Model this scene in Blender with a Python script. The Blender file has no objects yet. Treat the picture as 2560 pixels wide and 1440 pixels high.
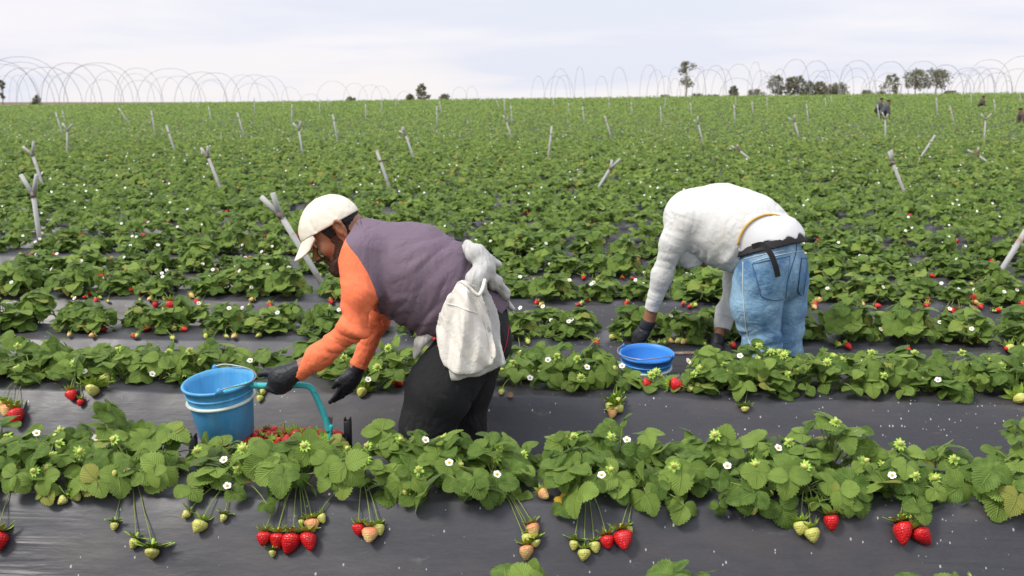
import bpy, math, random
import numpy as np
from mathutils import Vector, Matrix
from mathutils.bvhtree import BVHTree

SC = bpy.context.scene
COL = SC.collection
rad = math.radians
# ------------------------------------------------------------------ camera
F = 2580.0; TH = rad(10.32); PHI = 0.055; HC = 1.22      # bed tops near the camera are z = 0
cam_d = bpy.data.cameras.new('camera'); cam = bpy.data.objects.new('camera', cam_d); COL.objects.link(cam)
cam_d.sensor_width = 36.0; cam_d.lens = 36.0 * F / 2560; cam_d.clip_start = 0.1; cam_d.clip_end = 3000
cam.location = (0, 0, HC); cam.rotation_euler = (rad(90) - TH, 0, PHI)
cam_d.dof.use_dof = True; cam_d.dof.focus_distance = 3.75; cam_d.dof.aperture_fstop = 5.6
SC.camera = cam
# ------------------------------------------------------------------ world and sun
SUN_EL, SUN_AZ = rad(50), rad(-125)      # azimuth measured from +Y towards +X
W = bpy.data.worlds.new('World'); SC.world = W; W.use_nodes = True
nt = W.node_tree; N = nt.nodes; L = nt.links
for n in list(N): N.remove(n)
out = N.new('ShaderNodeOutputWorld'); bg = N.new('ShaderNodeBackground'); bg.inputs[1].default_value = 0.096
sky = N.new('ShaderNodeTexSky'); sky.sky_type = 'NISHITA'; sky.sun_disc = False
sky.sun_elevation = SUN_EL; sky.sun_rotation = SUN_AZ; sky.air_density = 1.0; sky.dust_density = 2.0
tc = N.new('ShaderNodeTexCoord'); sep = N.new('ShaderNodeSeparateXYZ'); L.new(tc.outputs['Generated'], sep.inputs[0])
def wmath(op, a, b=None, c=None):
    m = N.new('ShaderNodeMath'); m.operation = op
    for i, v in enumerate((a, b, c)):
        if v is None: continue
        if isinstance(v, (int, float)): m.inputs[i].default_value = v
        else: L.new(v, m.inputs[i])
    return m.outputs[0]
zc = wmath('MAXIMUM', wmath('ADD', sep.outputs[2], 0.06), 0.03)
comb = N.new('ShaderNodeCombineXYZ')
L.new(wmath('DIVIDE', sep.outputs[0], zc), comb.inputs[0]); L.new(wmath('DIVIDE', sep.outputs[1], zc), comb.inputs[1])
mp = N.new('ShaderNodeMapping'); mp.inputs['Scale'].default_value = (0.26, 0.26, 1); mp.inputs['Location'].default_value = (2.3, 0.6, 0)
L.new(comb.outputs[0], mp.inputs[0])
n1 = N.new('ShaderNodeTexNoise'); n1.inputs['Scale'].default_value = 1.0; n1.inputs['Detail'].default_value = 7; n1.inputs['Roughness'].default_value = 0.52
L.new(mp.outputs[0], n1.inputs['Vector'])
cr = N.new('ShaderNodeValToRGB'); e = cr.color_ramp.elements
e[0].position = 0.42; e[0].color = (5.7, 5.9, 6.7, 1)
e[1].position = 0.57; e[1].color = (6.7, 6.55, 6.9, 1)
m_ = cr.color_ramp.elements.new(0.50); m_.color = (6.2, 6.2, 6.8, 1)
m_ = cr.color_ramp.elements.new(0.74); m_.color = (6.9, 6.6, 6.7, 1)
L.new(n1.outputs[0], cr.inputs[0])
# puffs of brighter cumulus low over the horizon
mp2 = N.new('ShaderNodeMapping'); mp2.inputs['Scale'].default_value = (5.0, 5.0, 16.0); mp2.inputs['Location'].default_value = (1.7, 0.4, 0.3)
L.new(tc.outputs['Generated'], mp2.inputs[0])
n2 = N.new('ShaderNodeTexNoise'); n2.inputs['Scale'].default_value = 1.0; n2.inputs['Detail'].default_value = 6
L.new(mp2.outputs[0], n2.inputs['Vector'])
mr = N.new('ShaderNodeMapRange'); mr.inputs[1].default_value = 0.075; mr.inputs[2].default_value = 0.0; L.new(sep.outputs[2], mr.inputs[0])
mr2 = N.new('ShaderNodeMapRange'); mr2.inputs[1].default_value = 0.62; mr2.inputs[2].default_value = 0.82
L.new(wmath('ADD', n2.outputs[0], wmath('MULTIPLY', mr.outputs[0], 0.28)), mr2.inputs[0])
mixp = N.new('ShaderNodeMix'); mixp.data_type = 'RGBA'; L.new(wmath('MULTIPLY', mr2.outputs[0], 0.85), mixp.inputs[0])
L.new(cr.outputs[0], mixp.inputs[6]); mixp.inputs[7].default_value = (7.0, 6.7, 6.7, 1)
mixs = N.new('ShaderNodeMix'); mixs.data_type = 'RGBA'; mixs.inputs[0].default_value = 0.93
vm = N.new('ShaderNodeVectorMath'); vm.operation = 'SCALE'; L.new(mixp.outputs[2], vm.inputs[0])      # an overcast sky is brighter overhead
mz = N.new('ShaderNodeMapRange'); mz.inputs[1].default_value = .25; mz.inputs[2].default_value = .95; mz.inputs[3].default_value = 1.0; mz.inputs[4].default_value = 1.75; L.new(sep.outputs[2], mz.inputs[0]); L.new(mz.outputs[0], vm.inputs['Scale'])
L.new(sky.outputs[0], mixs.inputs[6]); L.new(vm.outputs[0], mixs.inputs[7])
L.new(mixs.outputs[2], bg.inputs[0]); L.new(bg.outputs[0], out.inputs[0])
sd = bpy.data.lights.new('sun', 'SUN'); sd.energy = 1.9; sd.angle = rad(14); sd.color = (1.0, 0.95, 0.88)
sun = bpy.data.objects.new('sun', sd); COL.objects.link(sun)
sv = Vector((math.sin(SUN_AZ) * math.cos(SUN_EL), math.cos(SUN_AZ) * math.cos(SUN_EL), math.sin(SUN_EL)))
sun.rotation_euler = sv.to_track_quat('Z', 'Y').to_euler()
SC.view_settings.view_transform = 'Standard'; SC.view_settings.look = 'None'; SC.view_settings.gamma = 1
SC.view_settings.exposure = 0.6
SC.cycles.max_bounces = 6; SC.cycles.transparent_max_bounces = 8; SC.cycles.use_denoising = True
SC.cycles.caustics_reflective = False; SC.cycles.caustics_refractive = False

# ------------------------------------------------------------------ helpers
def ray(px, py):
    xc = (px - 1280) / F; yc = -(py - 720) / F
    r, fw, up = xc, math.cos(TH) + yc * math.sin(TH), yc * math.cos(TH) - math.sin(TH)
    c, s = math.cos(PHI), math.sin(PHI)
    return np.array([r * c - fw * s, r * s + fw * c, up]) / fw
def Q(px, py, D):
    """point seen at a pixel of the 2560 x 1440 photograph, D metres ahead"""
    return np.array([0, 0, HC]) + ray(px, py) * D
def proj(P):
    P = np.atleast_2d(P); c, s = math.cos(PHI), math.sin(PHI)
    r = P[:, 0] * c + P[:, 1] * s; fw = -P[:, 0] * s + P[:, 1] * c; up = P[:, 2] - HC
    zc_ = fw * math.cos(TH) - up * math.sin(TH); yc_ = fw * math.sin(TH) + up * math.cos(TH)
    return np.stack([1280 + F * r / zc_, 720 - F * yc_ / zc_], 1)
CR = np.array([math.cos(PHI), math.sin(PHI), 0]); CF = np.array([-math.sin(PHI), math.cos(PHI), 0]); UP = np.array([0, 0, 1.0])
rng = np.random.default_rng(7); random.seed(7)

_lat = np.random.default_rng(3).random((32, 32, 32)).astype(np.float32)
def vnoise(P, scale=1.0, oct=1):
    P = np.asarray(P, dtype=np.float64) * scale; tot = 0; amp = 1; norm = 0
    for o in range(oct):
        i = np.floor(P).astype(int); f = P - i; f = f * f * (3 - 2 * f)
        r = 0
        for dx in (0, 1):
            for dy in (0, 1):
                for dz in (0, 1):
                    w = (f[:, 0] if dx else 1 - f[:, 0]) * (f[:, 1] if dy else 1 - f[:, 1]) * (f[:, 2] if dz else 1 - f[:, 2])
                    r = r + w * _lat[(i[:, 0] + dx) % 32, (i[:, 1] + dy) % 32, (i[:, 2] + dz) % 32]
        tot = tot + r * amp; norm += amp; amp *= 0.5; P = P * 2.03 + 7.1
    return tot / norm

def mk_mesh(name, V, faces, mats=(), midx=None, uv=None, var=None, smooth=True):
    """V n x 3; faces: list of int arrays (m x k), k may differ; midx: one int or array per entry"""
    V = np.asarray(V, dtype=np.float32)
    if not isinstance(faces, (list, tuple)): faces = [faces]
    faces = [np.asarray(f, dtype=np.int32) for f in faces if len(f)]
    me = bpy.data.meshes.new(name)
    nl = sum(f.size for f in faces); nf = sum(len(f) for f in faces)
    me.vertices.add(len(V)); me.loops.add(nl); me.polygons.add(nf)
    me.vertices.foreach_set('co', V.ravel())
    lv = np.concatenate([f.ravel() for f in faces]); me.loops.foreach_set('vertex_index', lv)
    tot = np.concatenate([np.full(len(f), f.shape[1], dtype=np.int32) for f in faces])
    st = np.concatenate([[0], np.cumsum(tot)[:-1]]).astype(np.int32)
    me.polygons.foreach_set('loop_start', st); me.polygons.foreach_set('loop_total', tot)
    me.polygons.foreach_set('use_smooth', np.full(nf, smooth))
    for m in mats: me.materials.append(m)
    if midx is not None:
        a = np.concatenate([np.broadcast_to(np.asarray(m, dtype=np.int32), (len(f),)) for m, f in zip(midx, faces)])
        me.polygons.foreach_set('material_index', np.ascontiguousarray(a))
    if uv is not None:
        u = me.uv_layers.new(name='UVMap'); u.data.foreach_set('uv', np.asarray(uv, dtype=np.float32)[lv].ravel())
    if var is not None:
        a = me.attributes.new('var', 'FLOAT', 'POINT'); a.data.foreach_set('value', np.asarray(var, dtype=np.float32))
    me.update(); me.validate(clean_customdata=False)
    return me
def link(name, me, parent=None, loc=None, rot=None, scale=None):
    o = bpy.data.objects.new(name, me); COL.objects.link(o)
    if parent is not None: o.parent = parent
    if loc is not None: o.location = [float(x) for x in loc]
    if rot is not None: o.rotation_euler = rot
    if scale is not None: o.scale = (scale,) * 3 if isinstance(scale, (int, float)) else scale
    return o
def tag(o, label=None, cat=None, group=None, kind=None):
    if label: o['label'] = label
    if cat: o['category'] = cat
    if group: o['group'] = group
    if kind: o['kind'] = kind
    return o
def thing(name, loc, label, cat, group=None):
    o = bpy.data.objects.new(name, None); COL.objects.link(o); o.location = [float(x) for x in loc]; o.empty_display_size = 0.1
    return tag(o, label, cat, group)

class MB:
    """collects shapes into one mesh"""
    def __init__(s): s.V = []; s.Fc = []; s.M = []; s.n = 0; s.vr = []
    def add(s, V, faces, m=0, var=0.5):
        V = np.asarray(V, float)
        if not isinstance(faces, (list, tuple)): faces = [faces]
        for f in faces:
            f = np.asarray(f, int)
            if len(f): s.Fc.append(f + s.n); s.M.append(m)
        s.V.append(V); s.vr.append(np.full(len(V), var) if np.isscalar(var) else var); s.n += len(V)
    def tube(s, pts, r, sides=8, m=0, caps=True, var=0.5):
        s.add(*tube(pts, r, sides, caps), m=m, var=var)
    def box(s, c, size, rot=None, m=0, bev=0.0):
        c = np.asarray(c, float); h = np.asarray(size, float) / 2
        if bev <= 0:
            V = np.array([[x, y, z] for x in (-1, 1) for y in (-1, 1) for z in (-1, 1)]) * h
            Fq = np.array([[0, 1, 3, 2], [4, 6, 7, 5], [0, 4, 5, 1], [2, 3, 7, 6], [0, 2, 6, 4], [1, 5, 7, 3]])
            Fs = [Fq]
        else:
            b = min(bev, h.min() * .9); V = []; idx = {}
            for x in (-1, 1):
                for y in (-1, 1):
                    for z in (-1, 1):
                        for a in range(3):
                            p = (h - b) * np.array([x, y, z]); p[a] += b * (x, y, z)[a]; idx[(x, y, z, a)] = len(V); V.append(p)
            V = np.array(V); Fq = []; Ft = []
            for a in range(3):
                o1, o2 = [i for i in range(3) if i != a]
                for sg in (-1, 1):
                    q = []
                    for (u, w) in ((-1, -1), (1, -1), (1, 1), (-1, 1)):
                        k = [0, 0, 0]; k[a] = sg; k[o1] = u; k[o2] = w; q.append(idx[(k[0], k[1], k[2], a)])
                    Fq.append(q)
                for u in (-1, 1):
                    for w in (-1, 1):
                        k0 = [0, 0, 0]; k1 = [0, 0, 0]; k0[a] = -1; k1[a] = 1; k0[o1] = k1[o1] = u; k0[o2] = k1[o2] = w
                        Fq.append([idx[(*k0, o1)], idx[(*k1, o1)], idx[(*k1, o2)], idx[(*k0, o2)]])
            for x in (-1, 1):
                for y in (-1, 1):
                    for z in (-1, 1): Ft.append([idx[(x, y, z, a)] for a in range(3)])
            Fs = [np.array(Fq), np.array(Ft)]
        if rot is not None: V = V @ np.asarray(rot, float).T
        s.add(V + c, Fs, m=m)
    def mesh(s, name, mats, smooth=True, use_var=False):
        return mk_mesh(name, np.concatenate(s.V), s.Fc, mats, s.M, var=np.concatenate(s.vr) if use_var else None, smooth=smooth)
    def build(s, name, mats, parent=None, smooth=True, use_var=False):
        me = s.mesh(name, mats if isinstance(mats, (list, tuple)) else [mats], smooth, use_var)
        o = link(name, me)
        if parent is not None: o.parent = parent; me.transform(Matrix.Translation(-Vector(parent.location)))
        fix_normals(me); return o
def fix_normals(me):
    import bmesh
    b = bmesh.new(); b.from_mesh(me); bmesh.ops.recalc_face_normals(b, faces=b.faces); b.to_mesh(me); b.free()
def smooth_pts(pts, n=8):
    """Catmull-Rom through the points"""
    P = np.asarray(pts, float); P = np.vstack([2 * P[0] - P[1], P, 2 * P[-1] - P[-2]]); out_ = []
    for i in range(1, len(P) - 2):
        for t in np.linspace(0, 1, n, endpoint=False):
            a, b, c, d = P[i - 1:i + 3]
            out_.append(0.5 * (2 * b + (c - a) * t + (2 * a - 5 * b + 4 * c - d) * t * t + (-a + 3 * b - 3 * c + d) * t ** 3))
    out_.append(P[-2]); return np.array(out_)
def tube(pts, r, sides=8, caps=True):
    P = np.asarray(pts, float); n = len(P); r = np.broadcast_to(np.asarray(r, float), (n,))
    T = np.gradient(P, axis=0); T /= np.linalg.norm(T, axis=1)[:, None] + 1e-12
    up = np.array([0, 0, 1.0]) if abs(T[0][2]) < .9 else np.array([1.0, 0, 0])
    A = np.cross(T[0], up); A /= np.linalg.norm(A); V = []
    a = np.linspace(0, 2 * math.pi, sides, endpoint=False)
    for i in range(n):
        A = A - T[i] * A.dot(T[i]); A /= np.linalg.norm(A) + 1e-12; B = np.cross(T[i], A)
        V.append(P[i] + r[i] * (np.cos(a)[:, None] * A + np.sin(a)[:, None] * B))
    V = np.concatenate(V); j = np.arange(sides); k = (j + 1) % sides
    Fq = np.concatenate([np.stack([i * sides + j, i * sides + k, (i + 1) * sides + k, (i + 1) * sides + j], 1) for i in range(n - 1)])
    if not caps: return V, [Fq]
    return V, [Fq, np.stack([j[::-1]]), np.stack([(n - 1) * sides + j])]

# ------------------------------------------------------------------ materials
def srgb(*c): return tuple((x / 12.92 if x <= 0.04045 else ((x + 0.055) / 1.055) ** 2.4) for x in [v / 255 for v in c])
class Mat:
    def __init__(s, name, color=(.5, .5, .5), rough=.6, spec=.5, metal=0.0):
        s.m = bpy.data.materials.new(name); s.m.use_nodes = True; s.t = s.m.node_tree; s.N = s.t.nodes; s.L = s.t.links
        s.b = s.N['Principled BSDF']; s.o = s.N['Material Output']
        s.b.inputs['Base Color'].default_value = (*color, 1); s.b.inputs['Roughness'].default_value = rough
        s.b.inputs['Specular IOR Level'].default_value = spec; s.b.inputs['Metallic'].default_value = metal
        s.col = None; s.tc = s.N.new('ShaderNodeTexCoord')
    def coord(s, scale=(1, 1, 1), kind='Object'):
        mpn = s.N.new('ShaderNodeMapping'); mpn.inputs['Scale'].default_value = scale if not isinstance(scale, (int, float)) else (scale,) * 3
        s.L.new(s.tc.outputs[kind], mpn.inputs[0]); return mpn.outputs[0]
    def noise(s, scale=5, detail=4, rough=.5, vec=None, dist=0):
        n = s.N.new('ShaderNodeTexNoise'); n.inputs['Scale'].default_value = scale; n.inputs['Detail'].default_value = detail
        n.inputs['Roughness'].default_value = rough; n.inputs['Distortion'].default_value = dist
        s.L.new(vec if vec is not None else s.tc.outputs['Object'], n.inputs['Vector']); return n.outputs[0]
    def voronoi(s, scale=5, vec=None, feature='F1', rnd=1.0):
        n = s.N.new('ShaderNodeTexVoronoi'); n.inputs['Scale'].default_value = scale; n.feature = feature; n.inputs['Randomness'].default_value = rnd
        s.L.new(vec if vec is not None else s.tc.outputs['Object'], n.inputs['Vector']); return n.outputs['Distance']
    def rng(s, v, a, b, c=0.0, d=1.0):
        n = s.N.new('ShaderNodeMapRange'); s.L.new(v, n.inputs[0])
        for i, x in enumerate((a, b, c, d)): n.inputs[1 + i].default_value = x
        return n.outputs[0]
    def math(s, op, a, b=None):
        n = s.N.new('ShaderNodeMath'); n.operation = op
        for i, x in enumerate((a, b)):
            if x is None: continue
            if isinstance(x, (int, float)): n.inputs[i].default_value = x
            else: s.L.new(x, n.inputs[i])
        return n.outputs[0]
    def mix(s, fac, a, b, mode='MIX'):
        n = s.N.new('ShaderNodeMix'); n.data_type = 'RGBA'; n.blend_type = mode
        for i, x in ((0, fac), (6, a), (7, b)):
            if isinstance(x, (int, float)): n.inputs[i].default_value = x
            elif isinstance(x, tuple): n.inputs[i].default_value = (*x[:3], 1)
            else: s.L.new(x, n.inputs[i])
        return n.outputs[2]
    def setcol(s, c): s.L.new(c, s.b.inputs['Base Color']); s.col = c; return s
    def attr(s, name='var'):
        n = s.N.new('ShaderNodeAttribute'); n.attribute_name = name; return n.outputs['Fac']
    def bump(s, h, strength=.3, dist=.01, prev=None):
        n = s.N.new('ShaderNodeBump'); n.inputs['Strength'].default_value = strength; n.inputs['Distance'].default_value = dist
        s.L.new(h, n.inputs['Height'])
        if prev is not None: s.L.new(prev, n.inputs['Normal'])
        s.L.new(n.outputs[0], s.b.inputs['Normal']); return n.outputs[0]
def vcol(name, color, rough=.7, var=.25, nscale=6, bscale=300, bstr=.25, bdist=.002, spec=.3, metal=0.0, dirt=None, dscale=3, dlo=.5, dhi=.7, wr=0.0):
    """a plain coloured material with mottling, fine bump and optional dirt patches"""
    M = Mat(name, color, rough, spec, metal); n = M.noise(nscale, 5, .55)
    a = tuple(x * (1 - var) for x in color); b = tuple(min(1, x * (1 + var)) for x in color)
    c = M.mix(n, a, b)
    if dirt is not None: c = M.mix(M.rng(M.noise(dscale, 6, .6), dlo, dhi), c, dirt)
    M.setcol(c); b0 = M.bump(M.noise(bscale, 2), bstr, bdist)
    if wr:      # cloth creases: uneven ridges at two sizes
        w1 = M.math('ABSOLUTE', M.math('SUBTRACT', M.noise(9, 3, .5, M.coord((1, 1, .45)), .6), .5)); w2 = M.math('ABSOLUTE', M.math('SUBTRACT', M.noise(24, 3, .55, None, .8), .5))
        b0 = M.bump(M.rng(w1, 0, .16), wr, .010, b0); M.bump(M.rng(w2, 0, .2), wr * .6, .004, b0)
    return M.m
# ------------------------------------------------------------------ terrain
YC = 72.0
def E(x, y):
    """gentle rise of the field to its crest, then a slow fall"""
    x = np.asarray(x, float); y = np.asarray(y, float)
    fw = -x * math.sin(PHI) + y * math.cos(PHI); rt = x * math.cos(PHI) + y * math.sin(PHI)
    A = HC + 0.02 + 0.50 * np.clip(rt / 36, -2.5, 2.5)
    t = np.clip((fw - 14) / (YC - 14), 0, 1)
    return A * (t ** 1.35) * np.clip(1 + .0 * t, 0, 1) - 0.0035 * np.clip(fw - YC, 0, 400)
FE = [2.08, 3.06, 4.21, 5.16, 6.22, 7.10, 8.03]
while FE[-1] < YC - 1: FE.append(FE[-1] + 1.0)
RC = np.array(FE) + 0.17
PS = np.array([-.44, -.38, -.36, -.205, -.18, -.14, 0, .14, .18, .205, .36, .38, .44]); PZ = np.array([-.315, -.30, -.28, -.045, -.014, -.002, .008, -.002, -.014, -.045, -.28, -.30, -.315])
def yshift(x, k): return 0.05 * (vnoise(np.stack([x * .6, x * 0 + k * 3.7, x * 0], 1)) - .5)
def surf(x, y, near=True):
    x = np.atleast_1d(np.asarray(x, float)); y = np.atleast_1d(np.asarray(y, float)); x, y = np.broadcast_arrays(x, y)
    k = np.argmin(np.abs(y[:, None] - RC[None]), axis=1); s = y - RC[k] - yshift(x, k)
    z = np.interp(s, PS, PZ); z = np.where(np.abs(s) > .44, -.315, z)
    dn = (vnoise(np.stack([x * 2.5, y * 4, y * 0], 1), oct=2) - .5) * .022 + (vnoise(np.stack([x * 7, y * 30, x * 0 + 4], 1)) - .5) * .006
    return E(x, y) + z + dn * np.clip((.42 - np.abs(s)) / .1, 0, 1)
def hit(px, py, lift=0.0):
    """where the sight line of a pixel meets the beds"""
    d = ray(px, py); t = np.linspace(1.2, 12, 2600); P = np.array([0, 0, HC]) + d[None] * t[:, None]
    below = P[:, 2] < surf(P[:, 0], P[:, 1]) + lift
    i = int(np.argmax(below)); return P[i] if below.any() else P[-1]

soil = vcol('soil', (.16, .115, .075), .95, .35, 3, 60, .6, .02)
pl = Mat('plastic_film', (.03, .03, .034), .42, .5)
v_st = pl.coord((.8, 12, 18)); v_f = pl.coord((1, 1, 1))
c = pl.mix(pl.noise(2.2, 4, .5), srgb(42, 43, 48), srgb(60, 60, 64))
dust = pl.rng(pl.noise(1.3, 6, .62, pl.coord((1.0, 2.2, 3.2)), .4), .50, .76, 0, .36)
c = pl.mix(dust, c, srgb(112, 99, 88))
c = pl.mix(pl.rng(pl.noise(5.5, 5, .65, pl.coord((1, 2, 3))), .64, .76, 0, .30), c, srgb(150, 136, 122))
fine = pl.rng(pl.noise(160, 2, .5, pl.coord((.4, 1, 1))), .35, .7, 0, .25); c = pl.mix(pl.math('MULTIPLY', fine, .35), c, srgb(95, 92, 90))
xr = pl.N.new('ShaderNodeSeparateXYZ'); pl.L.new(v_f, xr.inputs[0])
dens = pl.math('ADD', pl.rng(xr.outputs[0], -1.4, 2.2, 0.06, .55), pl.rng(pl.noise(3, 3), .3, .7, -.15, .15))
def speck(scale, thr, soft, stretch=(1, 1, 1)):
    vv = pl.N.new('ShaderNodeTexVoronoi'); vv.inputs['Scale'].default_value = scale; pl.L.new(pl.coord(stretch), vv.inputs['Vector'])
    sc = pl.N.new('ShaderNodeSeparateXYZ'); pl.L.new(vv.outputs['Color'], sc.inputs[0])
    on = pl.math('LESS_THAN', sc.outputs[0], dens)
    sz = pl.math('MULTIPLY', pl.math('POWER', sc.outputs[1], 2.0), thr * 1.25); dd = pl.math('SUBTRACT', sz, vv.outputs['Distance'])
    return pl.math('MULTIPLY', on, pl.rng(dd, 0, soft))
c = pl.mix(speck(66, .24, .06, (1.25, .75, .75)), c, srgb(165, 162, 158)); c = pl.mix(speck(22, .10, .03), c, srgb(205, 200, 190))
pl.setcol(c)
pl.L.new(pl.rng(pl.noise(6, 4), .3, .7, .36, .54), pl.b.inputs['Roughness'])
b1 = pl.bump(pl.math('MULTIPLY', pl.rng(pl.noise(1.0, 3, .5, v_st, .6), .45, .7), pl.rng(pl.noise(1.1, 2, .5), .56, .68)), .28, .010); b2 = pl.bump(pl.noise(1.0, 5, .6, pl.coord((1.6, 4, 6))), .18, .03, b1); pl.bump(pl.noise(1.0, 2, .5, pl.coord((500, 200, 200))), .05, .001, b2)
plastic = pl.m

def grid_faces(nu, nv):
    i, j = np.meshgrid(np.arange(nu - 1), np.arange(nv - 1), indexing='ij'); a = (i * nv + j).ravel()
    return np.stack([a, a + nv, a + nv + 1, a + 1], 1)
def heightfield(name, xs, ys, zf, mat):
    X, Y = np.meshgrid(xs, ys, indexing='ij'); V = np.stack([X.ravel(), Y.ravel(), zf(X.ravel(), Y.ravel())], 1)
    return link(name, mk_mesh(name, V, grid_faces(len(xs), len(ys)), [mat]))
ys = np.concatenate([np.arange(-6, 100, 2.0), np.linspace(100, 200, 11)[1:], [260, 400, 700, 1500]])
xs = np.concatenate([[-1500, -700, -300, -150], np.arange(-100, 101, 4.0), [150, 300, 700, 1500]])
tag(heightfield('ground', xs, ys, lambda x, y: E(x, y) - .33, soil), kind='structure')
for k, yc in enumerate(RC):
    wx = yc * .62 + 3.2; near = k <= 8
    x_ = np.arange(-wx - yc * .05, wx - yc * .05, .035 if k < 5 else (.08 if near else .6))
    s_ = np.interp(np.linspace(0, 12, 49 if k < 5 else (25 if near else 13)), np.arange(13), PS)
    X, S = np.meshgrid(x_, s_, indexing='ij'); X = X.ravel(); S = S.ravel()
    Yy = yc + S + yshift(X, np.full(len(X), k)); Z = surf(X, Yy)
    if not near: Z = E(X, Yy) + np.interp(S, PS, PZ)
    o = link('field_bed', mk_mesh('field_bed', np.stack([X, Yy, Z], 1), grid_faces(len(x_), len(s_)), [plastic])); tag(o, kind='structure')

# ------------------------------------------------------------------ leaf, berry and flower materials
def leaf_mat(name, dark, light, under):
    M = Mat(name, dark, .52, .22)
    va = M.attr('var'); c = M.mix(va, dark, light)
    c = M.mix(M.rng(M.noise(40, 3), .35, .7, 0, .35), c, tuple(x * 1.35 for x in light))
    c = M.mix(M.rng(va, .965, 1.0, 0, .65), c, (.42, .36, .09))
    uvn = M.N.new('ShaderNodeSeparateXYZ'); M.L.new(M.tc.outputs['UV'], uvn.inputs[0])
    av = M.math('ABSOLUTE', uvn.outputs[1])
    ph = M.math('MULTIPLY', M.math('SUBTRACT', M.math('MULTIPLY', uvn.outputs[0], 10.0), M.math('MULTIPLY', av, 3.6)), 6.2832)
    ridge = M.math('POWER', M.rng(M.math('COSINE', ph), -1, 1, 0, 1), 5.0)
    mid = M.rng(av, .0, .09, 1, 0); vein = M.math('MAXIMUM', M.math('MULTIPLY', ridge, .75), mid)
    c = M.mix(M.math('MULTIPLY', vein, .5), c, tuple(min(1, x * 1.7) for x in light))
    geo = M.N.new('ShaderNodeNewGeometry'); c = M.mix(geo.outputs['Backfacing'], c, under)
    M.setcol(c); M.bump(vein, .8, .006)
    tr = M.N.new('ShaderNodeBsdfTranslucent'); M.L.new(c, tr.inputs[0]); mx = M.N.new('ShaderNodeMixShader'); mx.inputs[0].default_value = .36
    M.L.new(M.b.outputs[0], mx.inputs[1]); M.L.new(tr.outputs[0], mx.inputs[2]); M.L.new(mx.outputs[0], M.o.inputs[0]); return M.m
m_leaf = leaf_mat('strawberry_leaf', (.060, .130, .022), (.285, .405, .080), (.27, .38, .15))
m_old = vcol('old_leaf', (.30, .17, .08), .8, .4, 60, 80, .5, .004)
m_yel = vcol('yellow_leaf', (.55, .34, .03), .7, .3, 60, 80, .3, .004)
m_stalk = vcol('stalk', (.21, .27, .07), .6, .25, 30)
m_sepal = vcol('sepal', (.33, .50, .07), .6, .35, 60)
def berry_mat(name, a, b, seed, bias):
    M = Mat(name, a, .26, .5)
    z = M.N.new('ShaderNodeSeparateXYZ'); M.L.new(M.tc.outputs['Object'], z.inputs[0])
    f = M.rng(M.math('ADD', M.math('MULTIPLY', z.outputs[2], 26.0), M.noise(45, 3)), bias - .3, bias + .3)
    c = M.mix(f, a, b); d = M.voronoi(190, rnd=.3)
    c = M.mix(M.rng(d, .10, .20, .55, 0), c, seed); M.setcol(c); M.bump(M.rng(d, 0, .55), .7, .0026); return M.m
m_red = berry_mat('ripe_berry', (.58, .010, .014), (.66, .035, .022), (.74, .34, .10), 1.6)
m_half = berry_mat('half_ripe_berry', (.74, .50, .20), (.72, .20, .09), (.62, .46, .12), .15)
m_pale = berry_mat('unripe_berry', (.56, .56, .13), (.66, .62, .24), (.46, .42, .08), .5)
m_petal = vcol('petal', (.80, .80, .76), .6, .06, 40, spec=.2)
m_eye = vcol('flower_centre', (.62, .42, .03), .8, .3, 200, 500, .8, .002)

# ------------------------------------------------------------------ leaflet templates
def leaflet(ns, nc, serr):
    t = np.linspace(0, 1, ns); w = .50 * np.sin(np.pi * np.clip(t, 0, 1) ** .82) ** .62; w[0] = .03; w[-1] = .04
    c = np.linspace(-1, 1, nc); V = []; UV = []
    for i in range(ns):
        for v in c:
            x = t[i]; y = v * w[i]
            if serr and abs(v) == 1 and i % 2 and i > ns * .2: y *= 1 + serr; x += .028
            z = .20 * abs(v) * w[i] - .20 * t[i] ** 2.2 - .10 * (abs(v) ** 3) * w[i]
            V.append((x, y, z)); UV.append((t[i], v))
    i, j = np.meshgrid(np.arange(ns - 1), np.arange(nc - 1), indexing='ij'); a = (i * nc + j).ravel()
    return np.array(V), np.stack([a, a + nc, a + nc + 1, a + 1], 1), np.array(UV)
LT = [leaflet(17, 5, .17), leaflet(9, 3, .16), leaflet(5, 3, 0), leaflet(3, 3, 0)]
def norm(v): return v / (np.linalg.norm(v, axis=-1, keepdims=True) + 1e-12)
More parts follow.
